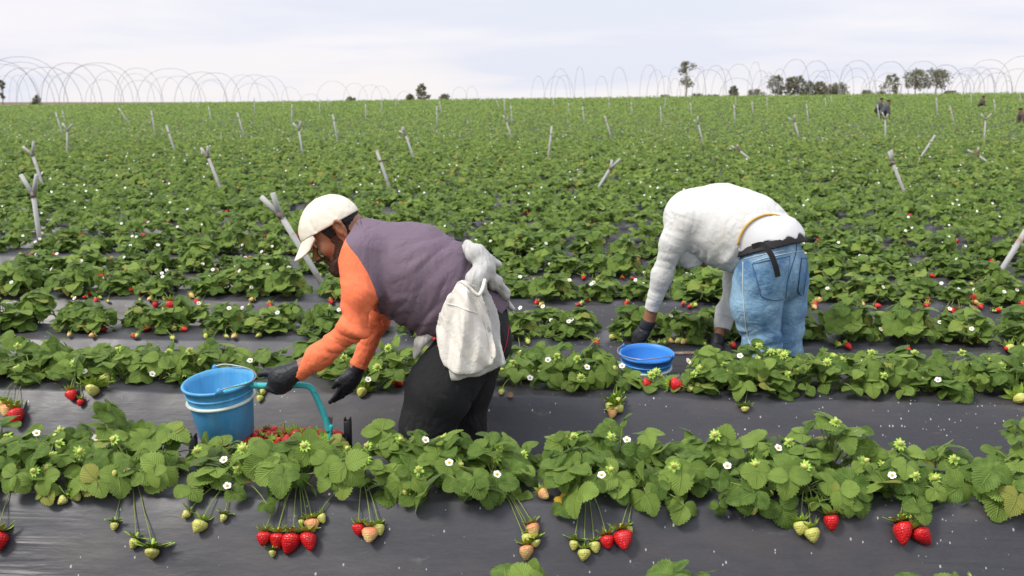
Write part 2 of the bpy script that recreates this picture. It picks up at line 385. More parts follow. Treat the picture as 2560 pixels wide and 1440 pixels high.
def leaves(Pt, G, Nn, size, lod, r, trif=True):
    """trifoliate leaves at points Pt, pointing along G with upper side Nn"""
    n = len(Pt); G = norm(G); Nn = norm(Nn - G * (Nn * G).sum(1, keepdims=True)); S = np.cross(Nn, G)
    T, Fq, UV = LT[lod]; Vs = []; Fs = []; U = []; va = []; k = 0; base = r.random(n) ** 1.3
    for a, sc in ((0, 1.0), (1.62, .92), (-1.62, .92)) if trif else ((0, 1.0),):
        a_ = a + r.normal(0, .13, n); g = np.cos(a_)[:, None] * G + np.sin(a_)[:, None] * S
        tilt = r.normal(.10 if a else .0, .22, n)[:, None]; g = norm(g - Nn * tilt); nn = norm(Nn - g * (Nn * g).sum(1, keepdims=True) + r.normal(0, .12, (n, 3))); nn = norm(nn - g * (nn * g).sum(1, keepdims=True)); s = np.cross(nn, g)
        z_ = (size * sc * r.uniform(.9, 1.1, n)); cup = r.uniform(.4, 2.2, n); wd = r.uniform(.84, 1.06, n)
        V = Pt[:, None] + z_[:, None, None] * (T[None, :, 0, None] * g[:, None] + T[None, :, 1, None] * wd[:, None, None] * s[:, None] + T[None, :, 2, None] * cup[:, None, None] * nn[:, None])
        Vs.append(V.reshape(-1, 3)); m = len(T); Fs.append((Fq[None] + (np.arange(n) * m)[:, None, None] + k).reshape(-1, 4)); k += n * m
        U.append(np.tile(UV, (n, 1))); va.append(np.repeat(np.clip(base + r.normal(0, .08, n), 0, 1), m))
    return np.concatenate(Vs), np.concatenate(Fs), np.concatenate(U), np.concatenate(va)
def plant(r, nl, h, spread, lod, front=0.0, back=0.0, lsize=.062, floor=None, stems=True):
    """foliage and stalks of one plant with its crown at the origin; front > 0 sends leaves over the front edge of the bed"""
    az = np.arange(nl) * 2.399 + r.uniform(0, 6.28) + r.normal(0, .3, nl); q = (np.arange(nl) + .5) / nl
    q = np.clip(q + r.normal(0, .08, nl), .02, 1.0)
    rr = spread * np.sqrt(q) * r.uniform(.75, 1.15, nl); hh = h * (1.08 - .80 * q ** 1.5) * r.uniform(.5, 1.32, nl)
    P = np.stack([np.cos(az) * rr, np.sin(az) * rr * .82, hh], 1)
    nf = int(nl * front)
    if nf:
        i = r.choice(nl, nf, replace=False); P[i, 0] = r.uniform(-1, 1, nf) * spread * .95; P[i, 1] = r.uniform(-.155, -.06, nf) ; P[i, 2] = r.uniform(-.02, .11, nf)
    D = norm(P * np.array([1, 1, .0]) + 1e-4)
    G = norm(D * r.uniform(.5, 1.1, nl)[:, None] + np.array([0, 0, 1]) * r.uniform(-.55, .35, nl)[:, None] + r.normal(0, .25, (nl, 3)))
    Nn = norm(np.array([0, 0, 1.0]) + D * r.uniform(.0, .8, nl)[:, None] + np.array([0, -.22, 0]) + r.normal(0, .28, (nl, 3)))
    if nf: Nn[i] = norm(np.array([0, -.75, .75]) + r.normal(0, .25, (nf, 3))); G[i] = norm(np.stack([r.normal(0, .7, nf), np.full(nf, -.55), np.full(nf, -.6)], 1))
    sz = lsize * r.uniform(.6, 1.42, nl)
    P = P - G * sz[:, None] * .25
    V, Fq, UV, va = leaves(P, G, Nn, sz, lod, r)
    st = MB()
    if stems:
        for p, g in zip(P, G):
            a = np.array([r.normal(0, .012), r.normal(0, .012), 0]); mid = (a + p) / 2 + np.array([0, 0, .25 * np.linalg.norm(p[:2]) + .01])
            t = np.linspace(0, 1, 6)[:, None]; st.tube((1 - t) ** 2 * a + 2 * t * (1 - t) * mid + t * t * p, .0019, 4, caps=False)
    return V, Fq, UV, va, st, P
def settle(V, loc, lift=.004):
    """keep leaves above the film they hang over"""
    z = surf(V[:, 0] + loc[0], V[:, 1] + loc[1]) - loc[2] + lift
    d = z - V[:, 2]; V[:, 2] += np.where(d > 0, d, 0); return V

# ------------------------------------------------------------------ berries, flowers
def berry_mesh(r, R, H, mat, calyx=True, seg=14, rings=11, cal=1.0):
    """tip at -z, calyx at the origin"""
    t = np.linspace(0, 1, rings); prof = np.sin(np.pi * t ** .66) ** .60 * (1 - .30 * t); prof /= prof.max(); V = [[0, 0, .0]]; a = np.linspace(0, 6.2832, seg, endpoint=False)
    ph = r.uniform(0, 6); lob = r.uniform(.03, .12); bend = r.normal(0, .10, 2)
    for i in range(1, rings - 1):
        rad_ = R * prof[i] * (1 + lob * np.cos(2 * a + ph) + .03 * r.normal(size=seg))
        V += list(np.stack([rad_ * np.cos(a) + bend[0] * H * t[i] ** 2, rad_ * np.sin(a) + bend[1] * H * t[i] ** 2, np.full(seg, -H * t[i])], 1))
    V.append([bend[0] * H, bend[1] * H, -H]); V = np.array(V); n = len(V)
    Ft = [[0, 1 + j, 1 + (j + 1) % seg] for j in range(seg)] + [[n - 1, n - 1 - seg + (j + 1) % seg, n - 1 - seg + j] for j in range(seg)]
    Fq = [[1 + i * seg + j, 1 + (i + 1) * seg + j, 1 + (i + 1) * seg + (j + 1) % seg, 1 + i * seg + (j + 1) % seg] for i in range(rings - 3) for j in range(seg)]
    return mk_mesh('strawberry', V, [np.array(Ft), np.array(Fq)], [mat])
def calyx_mesh(r, R, n=9, lift=.35):
    V = []; Fq = []
    for i in range(n):
        a = i * 6.2832 / n + r.normal(0, .12); d = np.array([math.cos(a), math.sin(a), 0]); s = np.array([-d[1], d[0], 0]); L_ = R * r.uniform(.85, 1.25); w = R * .22
        k = len(V)
        for t, ww, z in ((0, .5, .0), (.35, 1.0, .02), (.7, .75, lift * .5), (1.0, .05, lift * r.uniform(.6, 1.5))):
            for q in (-1, 0, 1): V.append(d * L_ * t + s * w * ww * q + np.array([0, 0, z * R + .0008 + (.06 * R if q == 0 else 0)]))
        for u in range(3):
            for q in range(2): Fq.append([k + u * 3 + q, k + u * 3 + q + 3, k + u * 3 + q + 4, k + u * 3 + q + 1])
    st, sf = tube([[0, 0, 0], [0, 0, R * .5]], R * .1, 5); k = len(V)
    return mk_mesh('calyx', np.vstack([V, st]), [np.array(Fq)] + [f + k for f in sf], [m_sepal])
br = np.random.default_rng(21)
BERRY = {}
for nm, m, dims in (('red', m_red, ((.0215, .050), (.019, .038), (.0165, .040))), ('half', m_half, ((.020, .042), (.0175, .036))), ('pale', m_pale, ((.0175, .034), (.014, .032))), ('green', m_pale, ((.0095, .020), (.011, .016)))):
    BERRY[nm] = [(berry_mesh(br, R, H, m), calyx_mesh(br, R * (1.3 if nm != 'green' else 2.3), 10 if nm == 'green' else 9, .5 if nm != 'green' else .2), R, H) for R, H in dims]
def flower_meshes(r):
    V = []; Fq = []
    for i in range(5):
        a = i * 1.2566 + r.normal(0, .06); d = np.array([math.cos(a), math.sin(a), 0]); s = np.array([-d[1], d[0], 0]); k = len(V)
        for t, w, z in ((.12, .25, 0), (.4, .85, .05), (.75, 1.0, .16), (1.0, .55, .22)):
            for q in (-1, 0, 1): V.append((d * t + s * w * .47 * q * (1 - .0) + np.array([0, 0, z + .03 * abs(q) + .012 * i])) * .0135)
        for u in range(3):
            for q in range(2): Fq.append([k + u * 3 + q, k + u * 3 + q + 3, k + u * 3 + q + 4, k + u * 3 + q + 1])
    pet = mk_mesh('flower', np.array(V), np.array(Fq), [m_petal])
    t = np.linspace(0, 1, 5); a = np.linspace(0, 6.28, 10, endpoint=False); V = [[0, 0, .005]]
    for i in range(1, 5): V += [[.0052 * math.sin(t[i] * 1.57) * math.cos(x), .0052 * math.sin(t[i] * 1.57) * math.sin(x), .0015 + .0042 * math.cos(t[i] * 1.57)] for x in a]
    Ft = [[0, 1 + j, 1 + (j + 1) % 10] for j in range(10)]; Fq = [[1 + i * 10 + j, 11 + i * 10 + j, 11 + i * 10 + (j + 1) % 10, 1 + i * 10 + (j + 1) % 10] for i in range(3) for j in range(10)]
    return pet, mk_mesh('flower_centre', V, [np.array(Ft), np.array(Fq)], [m_eye])
FLOWER = [flower_meshes(br) for _ in range(3)]
def put_berry(parent, kind, P, axis, scale=1.0, r=br, idx=None, name='strawberry'):
    """berry whose calyx sits at world point P, its tip along axis"""
    bm_, cm_, R, H = BERRY[kind][idx if idx is not None else r.integers(len(BERRY[kind]))]
    z = -norm(np.asarray(axis, float)); x = np.cross([0, 1, .3], z); x = norm(x); y = np.cross(z, x)
    M = Matrix([[x[i], y[i], z[i], 0] for i in range(3)] + [[0, 0, 0, 1]]); M = M @ Matrix.Rotation(r.uniform(0, 6.28), 4, 'Z') @ Matrix.Scale(scale, 4)
    loc = Vector(P) - (parent.location if parent is not None else Vector((0, 0, 0)))
    o = link(name, bm_, parent); o.matrix_local = Matrix.Translation(loc) @ M
    if cm_ is not None: link('calyx', cm_, o)
    return o
def put_flower(parent, P, nrm, scale=1.0, r=br):
    pet, ey = FLOWER[r.integers(3)]; z = norm(np.asarray(nrm, float)); x = norm(np.cross([0, 1, .1], z)); y = np.cross(z, x)
    M = Matrix([[x[i], y[i], z[i], 0] for i in range(3)] + [[0, 0, 0, 1]]) @ Matrix.Rotation(r.uniform(0, 6.28), 4, 'Z') @ Matrix.Scale(scale, 4)
    o = link('flower', pet, parent); o.matrix_local = Matrix.Translation(Vector(P) - parent.location) @ M; link('flower_centre', ey, o); return o
# ------------------------------------------------------------------ strawberry plants, one thing each on the first beds
PLANTS = []
ROWNAME = ['cut off bed', 'nearest bed', 'second bed', 'third bed', 'fourth bed', 'fifth bed', 'sixth bed', 'seventh bed']
pr = np.random.default_rng(11)
SHARED = []
for q in range(12):
    lod = 1; fr = 0
    V, Fq, UV, va, st, P = plant(pr, 32, pr.uniform(.10, .135), pr.uniform(.125, .150), lod, front=fr, lsize=.052)
    zf = V[:, 2] * 0; yl = -.115 if q % 2 == 0 else -.19; V[:, 1] = np.where(V[:, 1] < yl, yl + (V[:, 1] - yl) * .3, V[:, 1])
    V[:, 2] = np.maximum(V[:, 2], zf + .004)
    SHARED.append((mk_mesh('foliage', V, Fq, [m_leaf], uv=UV, var=va), st.mesh('stalks', [m_stalk]), P))
def arc(a, b, lift, n=7):
    a = np.asarray(a, float); b = np.asarray(b, float); t = np.linspace(0, 1, n)[:, None]; mid = (a + b) / 2 + np.array([0, 0, lift]); return (1 - t) ** 2 * a + 2 * t * (1 - t) * mid + t * t * b
def new_plant(row, x, front, size=1.0, unique=False, nl=24, h=.19, spread=.15, yoff=None):
    k = row + 1; yo = ((-.10 if row <= 0 else -.06) if front else .10) if yoff is None else yoff
    y = RC[k] + yo; z = float(surf(x, y)[0]); loc = np.array([x, y, z])
    t = thing('strawberry_plant', loc, None, 'strawberry plant', 'strawberry plants growing on the film covered beds')
    if unique:
        V, Fq, UV, va, st, P = plant(pr, int(nl * .84), h * size * (.52 if row <= 0 else .56), spread * (.6 + .4 * size), 0 if row <= 1 else 1, front=(.30 if row <= 0 else .05) if front else .0, lsize=.055 * (.8 + .2 * size))
        if front and row >= 1: V[:, 1] = np.where(V[:, 1] < -.13, -.13 + (V[:, 1] + .13) * .35, V[:, 1])
        V = settle(V, loc); link('foliage', mk_mesh('foliage', V, Fq, [m_leaf], uv=UV, var=va), t); s = st
        if len(st.V): link('leaf_stalks', st.mesh('leaf_stalks', [m_stalk]), t)
    else:
        q = pr.integers(6) * 2 + (0 if front else 1); me, sm, P = SHARED[q]
        rz = pr.normal(0, .12) if front else pr.uniform(0, 6.28); sc = size * pr.uniform(.88, 1.12)
        s3 = (sc, sc, sc * pr.uniform(.8, 1.12)); link('foliage', me, t, rot=(0, 0, rz), scale=s3); link('leaf_stalks', sm, t, rot=(0, 0, rz), scale=s3)
        c_, s_ = math.cos(rz), math.sin(rz); P = P @ np.array([[c_, s_, 0], [-s_, c_, 0], [0, 0, 1]]) * sc
    rec = dict(o=t, loc=loc, row=row, front=front, fr=[], fl=0, st=MB(), P=P, size=size, x=x)
    PLANTS.append(rec); return rec
def stalk_to(rec, b, lift=.05, r_=.0016):
    b = np.asarray(b, float) - rec['loc']; pts = arc([0, 0, .01], b, lift, 9)
    z = surf(pts[:, 0] + rec['loc'][0], pts[:, 1] + rec['loc'][1]) - rec['loc'][2] + .006; pts[:-1, 2] = np.maximum(pts[:-1, 2], z[:-1]); rec['st'].tube(pts, r_, 5, caps=False)
def hang(rec, kind, px, py, hpx, tilt=0.0, idx=None):
    """fruit seen at a pixel of the photo, hpx tall, lying on the film of the bed"""
    p = hit(px, py); d = np.linalg.norm(p - [0, 0, HC]); size = hpx / F * d
    bm_, cm_, R, H = BERRY[kind][idx if idx is not None else pr.integers(len(BERRY[kind]))]; i_ = [q for q, b in enumerate(BERRY[kind]) if b[0] is bm_][0]
    sc = size / H * 1.02; e_ = .02
    n = np.array([0, -(surf(p[0], p[1] + e_)[0] - surf(p[0], p[1] - e_)[0]) / (2 * e_), 1]); n = norm(n); dn = norm(np.cross(CR, n)); dn = dn if dn[2] < 0 else -dn
    if n[2] > .95: dn = norm(CR * pr.choice([-1, 1]) * .8 - CF * .5)
    ax = norm(dn * math.cos(tilt) + CR * math.sin(tilt) + n * -.04); c = p + n * R * sc * .9 - ax * H * sc * .5
    put_berry(rec['o'], kind, c, ax, sc, pr, i_); rec['fr'].append(kind); stalk_to(rec, c - ax * R * .3, .06 if n[2] < .95 else .03)
def nearest(row, px, py=None):
    c = [r for r in PLANTS if r['row'] == row and r['front']]; x = hit(px, py)[0]
    return min(c, key=lambda r: abs(r['x'] - x))
def px_x(px, row, yo=-.1):
    y = RC[row + 1] + yo; lo, hi = -8.0, 8.0
    for _ in range(40):
        m = (lo + hi) / 2
        if proj([[m, y, .05]])[0, 0] < px: lo = m
        else: hi = m
    return m
# nearest bed: clumps as the photograph has them (pixel x, size, leaves)
for px, sz, nl in ((-60, .9, 20), (55, 1.0, 26), (190, .75, 16), (330, 1.15, 30), (600, .95, 24), (745, .95, 24), (905, .7, 15), (1110, 1.0, 26), (1235, 1.05, 26), (1465, 1.1, 28), (1600, .75, 16), (1745, .95, 24), (1880, .7, 15), (2010, 1.05, 28), (2150, .75, 16), (2270, .9, 22), (2545, 1.1, 28), (2700, .9, 22)):
    new_plant(0, px_x(px, 0), True, sz, True, nl)
for px, sz, nl, h in ((-20, 1, 22, .2), (130, .9, 22, .17), (275, 1.15, 24, .25), (400, .95, 20, .18), (560, .8, 16, .12), (700, .9, 18, .12), (820, .8, 16, .14), (1000, 1.0, 24, .21), (1110, 1.0, 24, .20), (1230, .9, 20, .18), (1440, .9, 20, .19), (1545, 1.1, 24, .23), (1660, .95, 22, .19), (1760, 1.0, 22, .21), (1930, 1.0, 24, .22), (2080, 1.15, 26, .26), (2200, .9, 18, .19), (2330, .9, 20, .18), (2560, 1.1, 24, .23), (2680, 1, 22, .2)):
    new_plant(0, px_x(px, 0, .06), False, sz, True, nl, h, yoff=.06)
for px, sz, nl in ((-40, 1.0, 22), (60, 1.0, 26), (190, .85, 22), (300, .9, 20), (400, .9, 22), (500, .9, 20), (860, .95, 22), (960, .9, 20), (1290, .7, 14), (1400, .85, 18), (1480, 1.0, 24), (1545, .5, 10), (1628, .42, 9), (1730, .5, 10), (1800, .8, 18), (1880, 1.05, 26), (1990, 1.05, 26), (2100, 1.05, 26), (2230, 1.0, 24), (2330, .9, 22), (2440, .9, 22), (2540, 1.05, 26), (2640, 1, 20)):
    new_plant(1, px_x(px, 1), True, sz, True, nl)
for px in (-60, 40, 150, 250, 360, 450, 560, 680, 790, 900, 1000, 1290, 1400, 1480, 1790, 1880, 1960, 2060, 2170, 2270, 2370, 2480, 2590):
    new_plant(1, px_x(px, 1, .09), False, 1.0, True, 22, float(pr.uniform(.15, .21)))
for px in (1335, 1745, 2420): new_plant(-1, px_x(px, -1, .06) , False, .9, True, 16, .15)
# beds further back: same plants, turned and scaled
for row in range(2, 6):
    y = RC[row + 1]; sp = .278
    for front in (True, False):
        x0 = px_x(-30, row); x1 = px_x(2590, row); x = x0 + pr.uniform(0, sp) + (0 if front else sp * .5)
        while x < x1:
            if row == 2 and front and 560 < proj([[x, y, 0]])[0, 0] < 600: x += sp; continue
            new_plant(row, x + pr.normal(0, .045), front, float(pr.uniform(.80, 1.22))); x += sp
# fruit lying on the film, read off the photograph: (kind, x, y, height px, tilt)
ROW0 = [('red', 2, 1358, 44, 0, 1), ('red', 495, 1222, 28, 0, 1), ('red', 523, 1209, 32, .2, 1), ('red', 665, 1350, 34, 0, 1), ('red', 698, 1356, 38, 0, 1), ('red', 733, 1364, 52, -.08, 0), ('red', 773, 1358, 46, 0, 0),
        ('pale', 504, 1321, 34, -.3, 0), ('green', 289, 1318, 20, 0, 0), ('green', 338, 1362, 26, -.3, 0), ('green', 386, 1387, 26, 0, 1), ('green', 561, 1298, 20, -.2, 0), ('half', 783, 1317, 34, .1, 1), ('pale', 808, 1299, 24, .6, 1), ('green', 683, 1386, 18, 0, 0), ('green', 756, 1308, 16, 0, 0), ('green', 468, 1290, 22, -.6, 0),
        ('red', 898, 1328, 30, 0, 1), ('half', 929, 1341, 40, 0, 0), ('pale', 949, 1327, 30, .1, 1), ('pale', 1006, 1240, 28, -1.2, 1), ('pale', 1056, 1244, 24, 0, 0), ('green', 1148, 1230, 26, 0, 0), ('half', 1335, 1329, 36, .3, 1), ('pale', 1319, 1351, 30, 0, 1), ('half', 1318, 1384, 38, .1, 0), ('green', 1341, 1361, 18, .4, 1), ('half', 1361, 1248, 30, .5, 1), ('red', 1518, 1359, 36, .15, 1), ('red', 1558, 1354, 50, .15, 0),
        ('pale', 1461, 1390, 30, 0, 0), ('green', 1434, 1366, 26, -.2, 0), ('pale', 1487, 1371, 30, .1, 1), ('pale', 1574, 1329, 22, .3, 1), ('pale', 1878, 1281, 32, .1, 0), ('green', 1888, 1250, 20, .6, 0), ('pale', 1922, 1243, 26, -.2, 1), ('pale', 2001, 1324, 34, 0, 0), ('pale', 2029, 1341, 36, .2, 0), ('green', 2032, 1272, 22, 0, 0), ('red', 2075, 1311, 38, 0, 1), ('green', 2097, 1263, 20, .7, 0),
        ('red', 2255, 1337, 54, .2, 0), ('red', 2300, 1346, 46, .45, 0), ('pale', 2275, 1298, 24, .2, 1), ('red', 178, 1192, 34, -.8, 1), ('red', 243, 1217, 32, .3, 1), ('green', 160, 1255, 24, -.7, 0), ('green', 196, 1248, 22, .6, 0)]
ROW1 = [('red', 52, 1049, 42, .4, 0), ('half', 25, 1031, 30, .1, 0), ('pale', 5, 1019, 26, 0, 1), ('red', 183, 994, 26, .3, 1), ('red', 205, 1010, 17, 0, 1), ('green', 236, 985, 24, 0, 1), ('pale', 265, 958, 24, -1.3, 0), ('pale', 652, 1000, 18, 0, 1), ('green', 658, 985, 16, 0, 0), ('green', 906, 990, 20, 0, 1), ('half', 1531, 1038, 24, 0, 1), ('green', 1524, 1024, 26, -.4, 0), ('green', 1545, 1010, 24, .4, 0), ('green', 1546, 1028, 20, .5, 1),
        ('red', 1692, 976, 34, 1.3, 1), ('pale', 1727, 980, 20, 0, 1), ('pale', 1746, 978, 22, 0, 0), ('green', 1862, 1027, 14, 0, 1), ('green', 2546, 1010, 20, 0, 1), ('pale', 1254, 986, 16, 0, 1), ('red', 1000, 966, 26, .9, 1), ('red', 1618, 968, 24, 1.2, 1), ('half', 1754, 948, 18, 0, 1), ('red', 2375, 975, 22, 1.2, 1), ('pale', 2396, 985, 20, 0, 0), ('pale', 2412, 982, 20, .5, 1)]
ROWX = [(2, 'pale', 20, 822, 16, 0), (2, 'pale', 46, 820, 20, 0), (2, 'red', 60, 815, 18, .5), (2, 'red', 224, 829, 18, .2), (2, 'red', 241, 825, 18, .4), (2, 'red', 262, 828, 14, 1.2), (2, 'red', 371, 828, 20, 0), (2, 'pale', 437, 828, 15, 1), (2, 'red', 463, 829, 13, 1), (2, 'red', 523, 878, 16, 0), (2, 'green', 515, 846, 12, 0), (2, 'green', 1300, 885, 12, 0), (2, 'half', 1678, 858, 14, 0), (2, 'pale', 1693, 859, 14, 0), (2, 'half', 1707, 860, 14, 0), (2, 'half', 2420, 856, 22, 1), (2, 'pale', 2450, 858, 20, 1), (2, 'pale', 2523, 880, 20, 0), (2, 'green', 1530, 850, 14, 0),
        (3, 'red', 390, 766, 13, 0), (3, 'pale', 411, 777, 14, -.3), (3, 'red', 427, 772, 26, .1), (3, 'pale', 50, 734, 14, 0), (3, 'pale', 68, 733, 14, 0), (3, 'red', 80, 735, 12, 1), (3, 'red', 228, 739, 12, 1), (3, 'red', 323, 733, 16, .5), (3, 'red', 352, 737, 17, .7), (3, 'half', 482, 745, 14, 1), (3, 'half', 2268, 760, 12, 1), (3, 'red', 2280, 758, 16, 1), (3, 'red', 2296, 756, 20, 0), (3, 'red', 2318, 756, 18, .5), (3, 'red', 2428, 756, 20, 0), (3, 'red', 2442, 754, 18, .6), (3, 'half', 2441, 762, 12, 0), (3, 'red', 2555, 770, 16, 0), (3, 'pale', 2013, 757, 12, 0), (3, 'pale', 2033, 757, 12, 0), (3, 'half', 2050, 757, 14, .5), (3, 'red', 2364, 785, 14, 0), (3, 'red', 2398, 785, 14, 0), (3, 'red', 2378, 780, 14, 0),
        (4, 'red', 246, 694, 16, 0), (4, 'red', 256, 697, 12, .5), (4, 'red', 331, 693, 15, 0), (4, 'red', 343, 692, 15, .3), (4, 'pale', 250, 683, 9, 0), (4, 'pale', 452, 674, 11, 1), (4, 'half', 545, 679, 9, 1), (4, 'red', 677, 679, 10, 1), (4, 'red', 2082, 691, 10, 0), (4, 'red', 2108, 691, 12, .5), (4, 'red', 2118, 691, 12, .5), (4, 'red', 2303, 704, 14, .3), (4, 'red', 2332, 694, 12, 1), (4, 'red', 2487, 693, 12, 1), (4, 'red', 1468, 755, 8, 0),
        (5, 'red', 147, 625, 10, 0), (5, 'red', 179, 625, 12, 0), (5, 'red', 317, 624, 10, 1), (5, 'red', 531, 628, 12, .5), (5, 'red', 577, 631, 13, 0), (5, 'red', 226, 625, 8, 0), (5, 'red', 2199, 641, 12, .5), (5, 'red', 2243, 642, 12, 0), (5, 'red', 2353, 650, 12, 0), (5, 'pale', 2228, 642, 8, 0), (5, 'red', 1280, 645, 12, 0), (5, 'red', 1345, 640, 14, 0), (5, 'red', 1372, 638, 10, 0), (5, 'red', 1696, 642, 12, 0), (5, 'red', 1716, 644, 12, 0),
        (6, 'red', 1245, 590, 14, .5), (6, 'red', 1258, 590, 14, .8), (6, 'red', 1623, 560, 12, 0), (6, 'red', 1638, 561, 12, .5), (6, 'red', 1622, 598, 12, 0), (6, 'red', 1640, 597, 10, .4), (6, 'red', 2262, 605, 12, 0)]
for kind, px, py, h_, tl, ix in ROW0: hang(nearest(0, px, py), kind, px, py, h_, tl, ix)
for kind, px, py, h_, tl, ix in ROW1: hang(nearest(1, px, py), kind, px, py, h_, tl, ix)
for row, kind, px, py, h_, tl in ROWX:
    if row < 6: hang(nearest(row, px, py), kind, px, py, h_ * 1.08, tl)
# flowers: listed ones on the near beds, scattered ones beyond
FL0 = [(91, 1083), (316, 1176), (568, 1215), (1063, 1100), (1123, 1157), (1242, 1186), (1504, 1188), (1818, 1165), (1952, 1165), (2223, 1158), (2230, 1189), (1945, 1120), (560, 1150), (240, 1095), (1567, 1100), (2145, 1085)]
FL1 = [(211, 929), (920, 949), (625, 902), (130, 905), (380, 935), (1467, 918), (1370, 900), (1720, 903), (2345, 950), (1850, 890), (1325, 945), (800, 905), (1555, 915), (2160, 905)]
def flower_at(rec, px, py, sc):
    yd = rec['loc'][1] + pr.uniform(-.14, -.08) if rec['front'] else rec['loc'][1] - .06
    D_ = float(np.dot([rec['loc'][0], yd, 0], CF)); p = Q(px, py, D_); v = norm(np.array([0, 0, HC]) - p)
    put_flower(rec['o'], p, norm(v * .7 + np.array([pr.normal(0, .35), 0, .6])), sc, pr); rec['fl'] += 1
    b = p - rec['loc']; t = np.linspace(0, 1, 7)[:, None]; mid = b * .5 + np.array([0, .03, max(.0, b[2]) * .35]); rec['st'].tube(2 * t * (1 - t) * mid + t * t * b, .0012, 4, caps=False)
def near_any(row, px, py):
    c = [r for r in PLANTS if r['row'] == row]; return min(c, key=lambda r: np.hypot(*(proj([r['loc'] + [0, 0, .10]])[0] - [px, py])))
for px, py in FL0: flower_at(near_any(0, px, py), px, py, .95)
for px, py in FL1: flower_at(near_any(1, px, py), px, py, 1.0)
for rec in PLANTS:
    if rec['row'] in (0, 1, -1):
        for _ in range(pr.integers(1, 4)):       # green fruitlets standing among the leaves
            a = rec['P'][pr.integers(len(rec['P']))]; p = rec['loc'] + a * np.array([.8, .8, .9]) + np.array([0, -.03, .03])
            put_berry(rec['o'], 'green', p, norm(np.array([pr.normal(0, .3), .6, -.5])) * -1, .85, pr); stalk_to(rec, p, .03)
        continue
    for _ in range(pr.integers(0, 3)):
        a = rec['P'][pr.integers(len(rec['P']))]; p = rec['loc'] + a * .95 + np.array([0, -.02, .035]); put_flower(rec['o'], p, np.array([pr.normal(0, .3), -.7, .7]), .9, pr); rec['fl'] += 1
    if rec['front']:
        for _ in range(pr.integers(1, 4)):
            kind = ('red', 'red', 'red', 'half', 'pale', 'green')[pr.integers(6)]; x = rec['x'] + pr.uniform(-.16, .16); y = RC[rec['row'] + 1] + pr.uniform(-.20, -.165); z = float(surf(x, y)[0])
            sc = pr.uniform(.65, .9); put_berry(rec['o'], kind, [x, y, z + .02], norm(np.array([pr.normal(0, .8), -.8, -.25])), sc, pr); rec['fr'].append(kind); stalk_to(rec, [x, y, z + .02], .04)
# a few dead and yellow leaves
for px, py, m in ((1283, 985, m_old), (1420, 1238, m_yel), (1395, 1240, m_yel), (630, 1195, m_old)):
    p = hit(px, py, .01); rec = nearest(0 if py > 1100 else 1, px, py)
    V, Fq, UV, va = leaves(np.array([p - rec['loc'] + [0, -.012, .004]]), np.array([[pr.normal(), -.5, -.3]]), np.array([[0, -.8, .5]]), np.array([.026]), 1, pr, False)
    link('dead_leaf' if m is m_old else 'yellow_leaf', mk_mesh('dead_leaf', V, Fq, [m], uv=UV, var=va), rec['o'])
# labels: what a plant carries and where its clump stands
NUM = 'first second third fourth fifth sixth seventh eighth ninth tenth eleventh twelfth thirteenth fourteenth fifteenth sixteenth seventeenth eighteenth nineteenth twentieth'.split()
def ordn(i): return NUM[i] if i < 20 else (('twenty', 'thirty', 'forty', 'fifty', 'sixty', 'seventy', 'eighty', 'ninety')[(i + 1) // 10 - 2] + '-' + NUM[(i + 1) % 10 - 1]) if (i + 1) % 10 else ('twentieth', 'thirtieth', 'fortieth', 'fiftieth', 'sixtieth', 'seventieth', 'eightieth', 'ninetieth')[(i + 1) // 10 - 2]
for row in range(-1, 7):
    for front in (True, False):
        c = sorted([r for r in PLANTS if r['row'] == row and r['front'] == front], key=lambda r: r['x'])
        for i, r in enumerate(c):
            if len(r['st'].V): link('fruit_stalks', r['st'].mesh('fruit_stalks', [m_stalk]), r['o'])
            nr, nh = r['fr'].count('red'), r['fr'].count('pale') + r['fr'].count('half')
            w = 'big' if r['size'] > 1.02 else ('small' if r['size'] < .85 else 'leafy')
            f_ = 'with red berries' if nr > 1 else 'with one red berry' if nr else 'with pale berries' if nh > 1 else 'with a pale berry' if nh else 'with white flowers' if r['fl'] > 1 else 'with a white flower' if r['fl'] else 'without fruit'
            r['o']['label'] = f"{w} strawberry plant {f_}, {ordn(i)} along the {'front' if front else 'back'} line, {ROWNAME[row + 1]}"
print('plants', len(PLANTS))

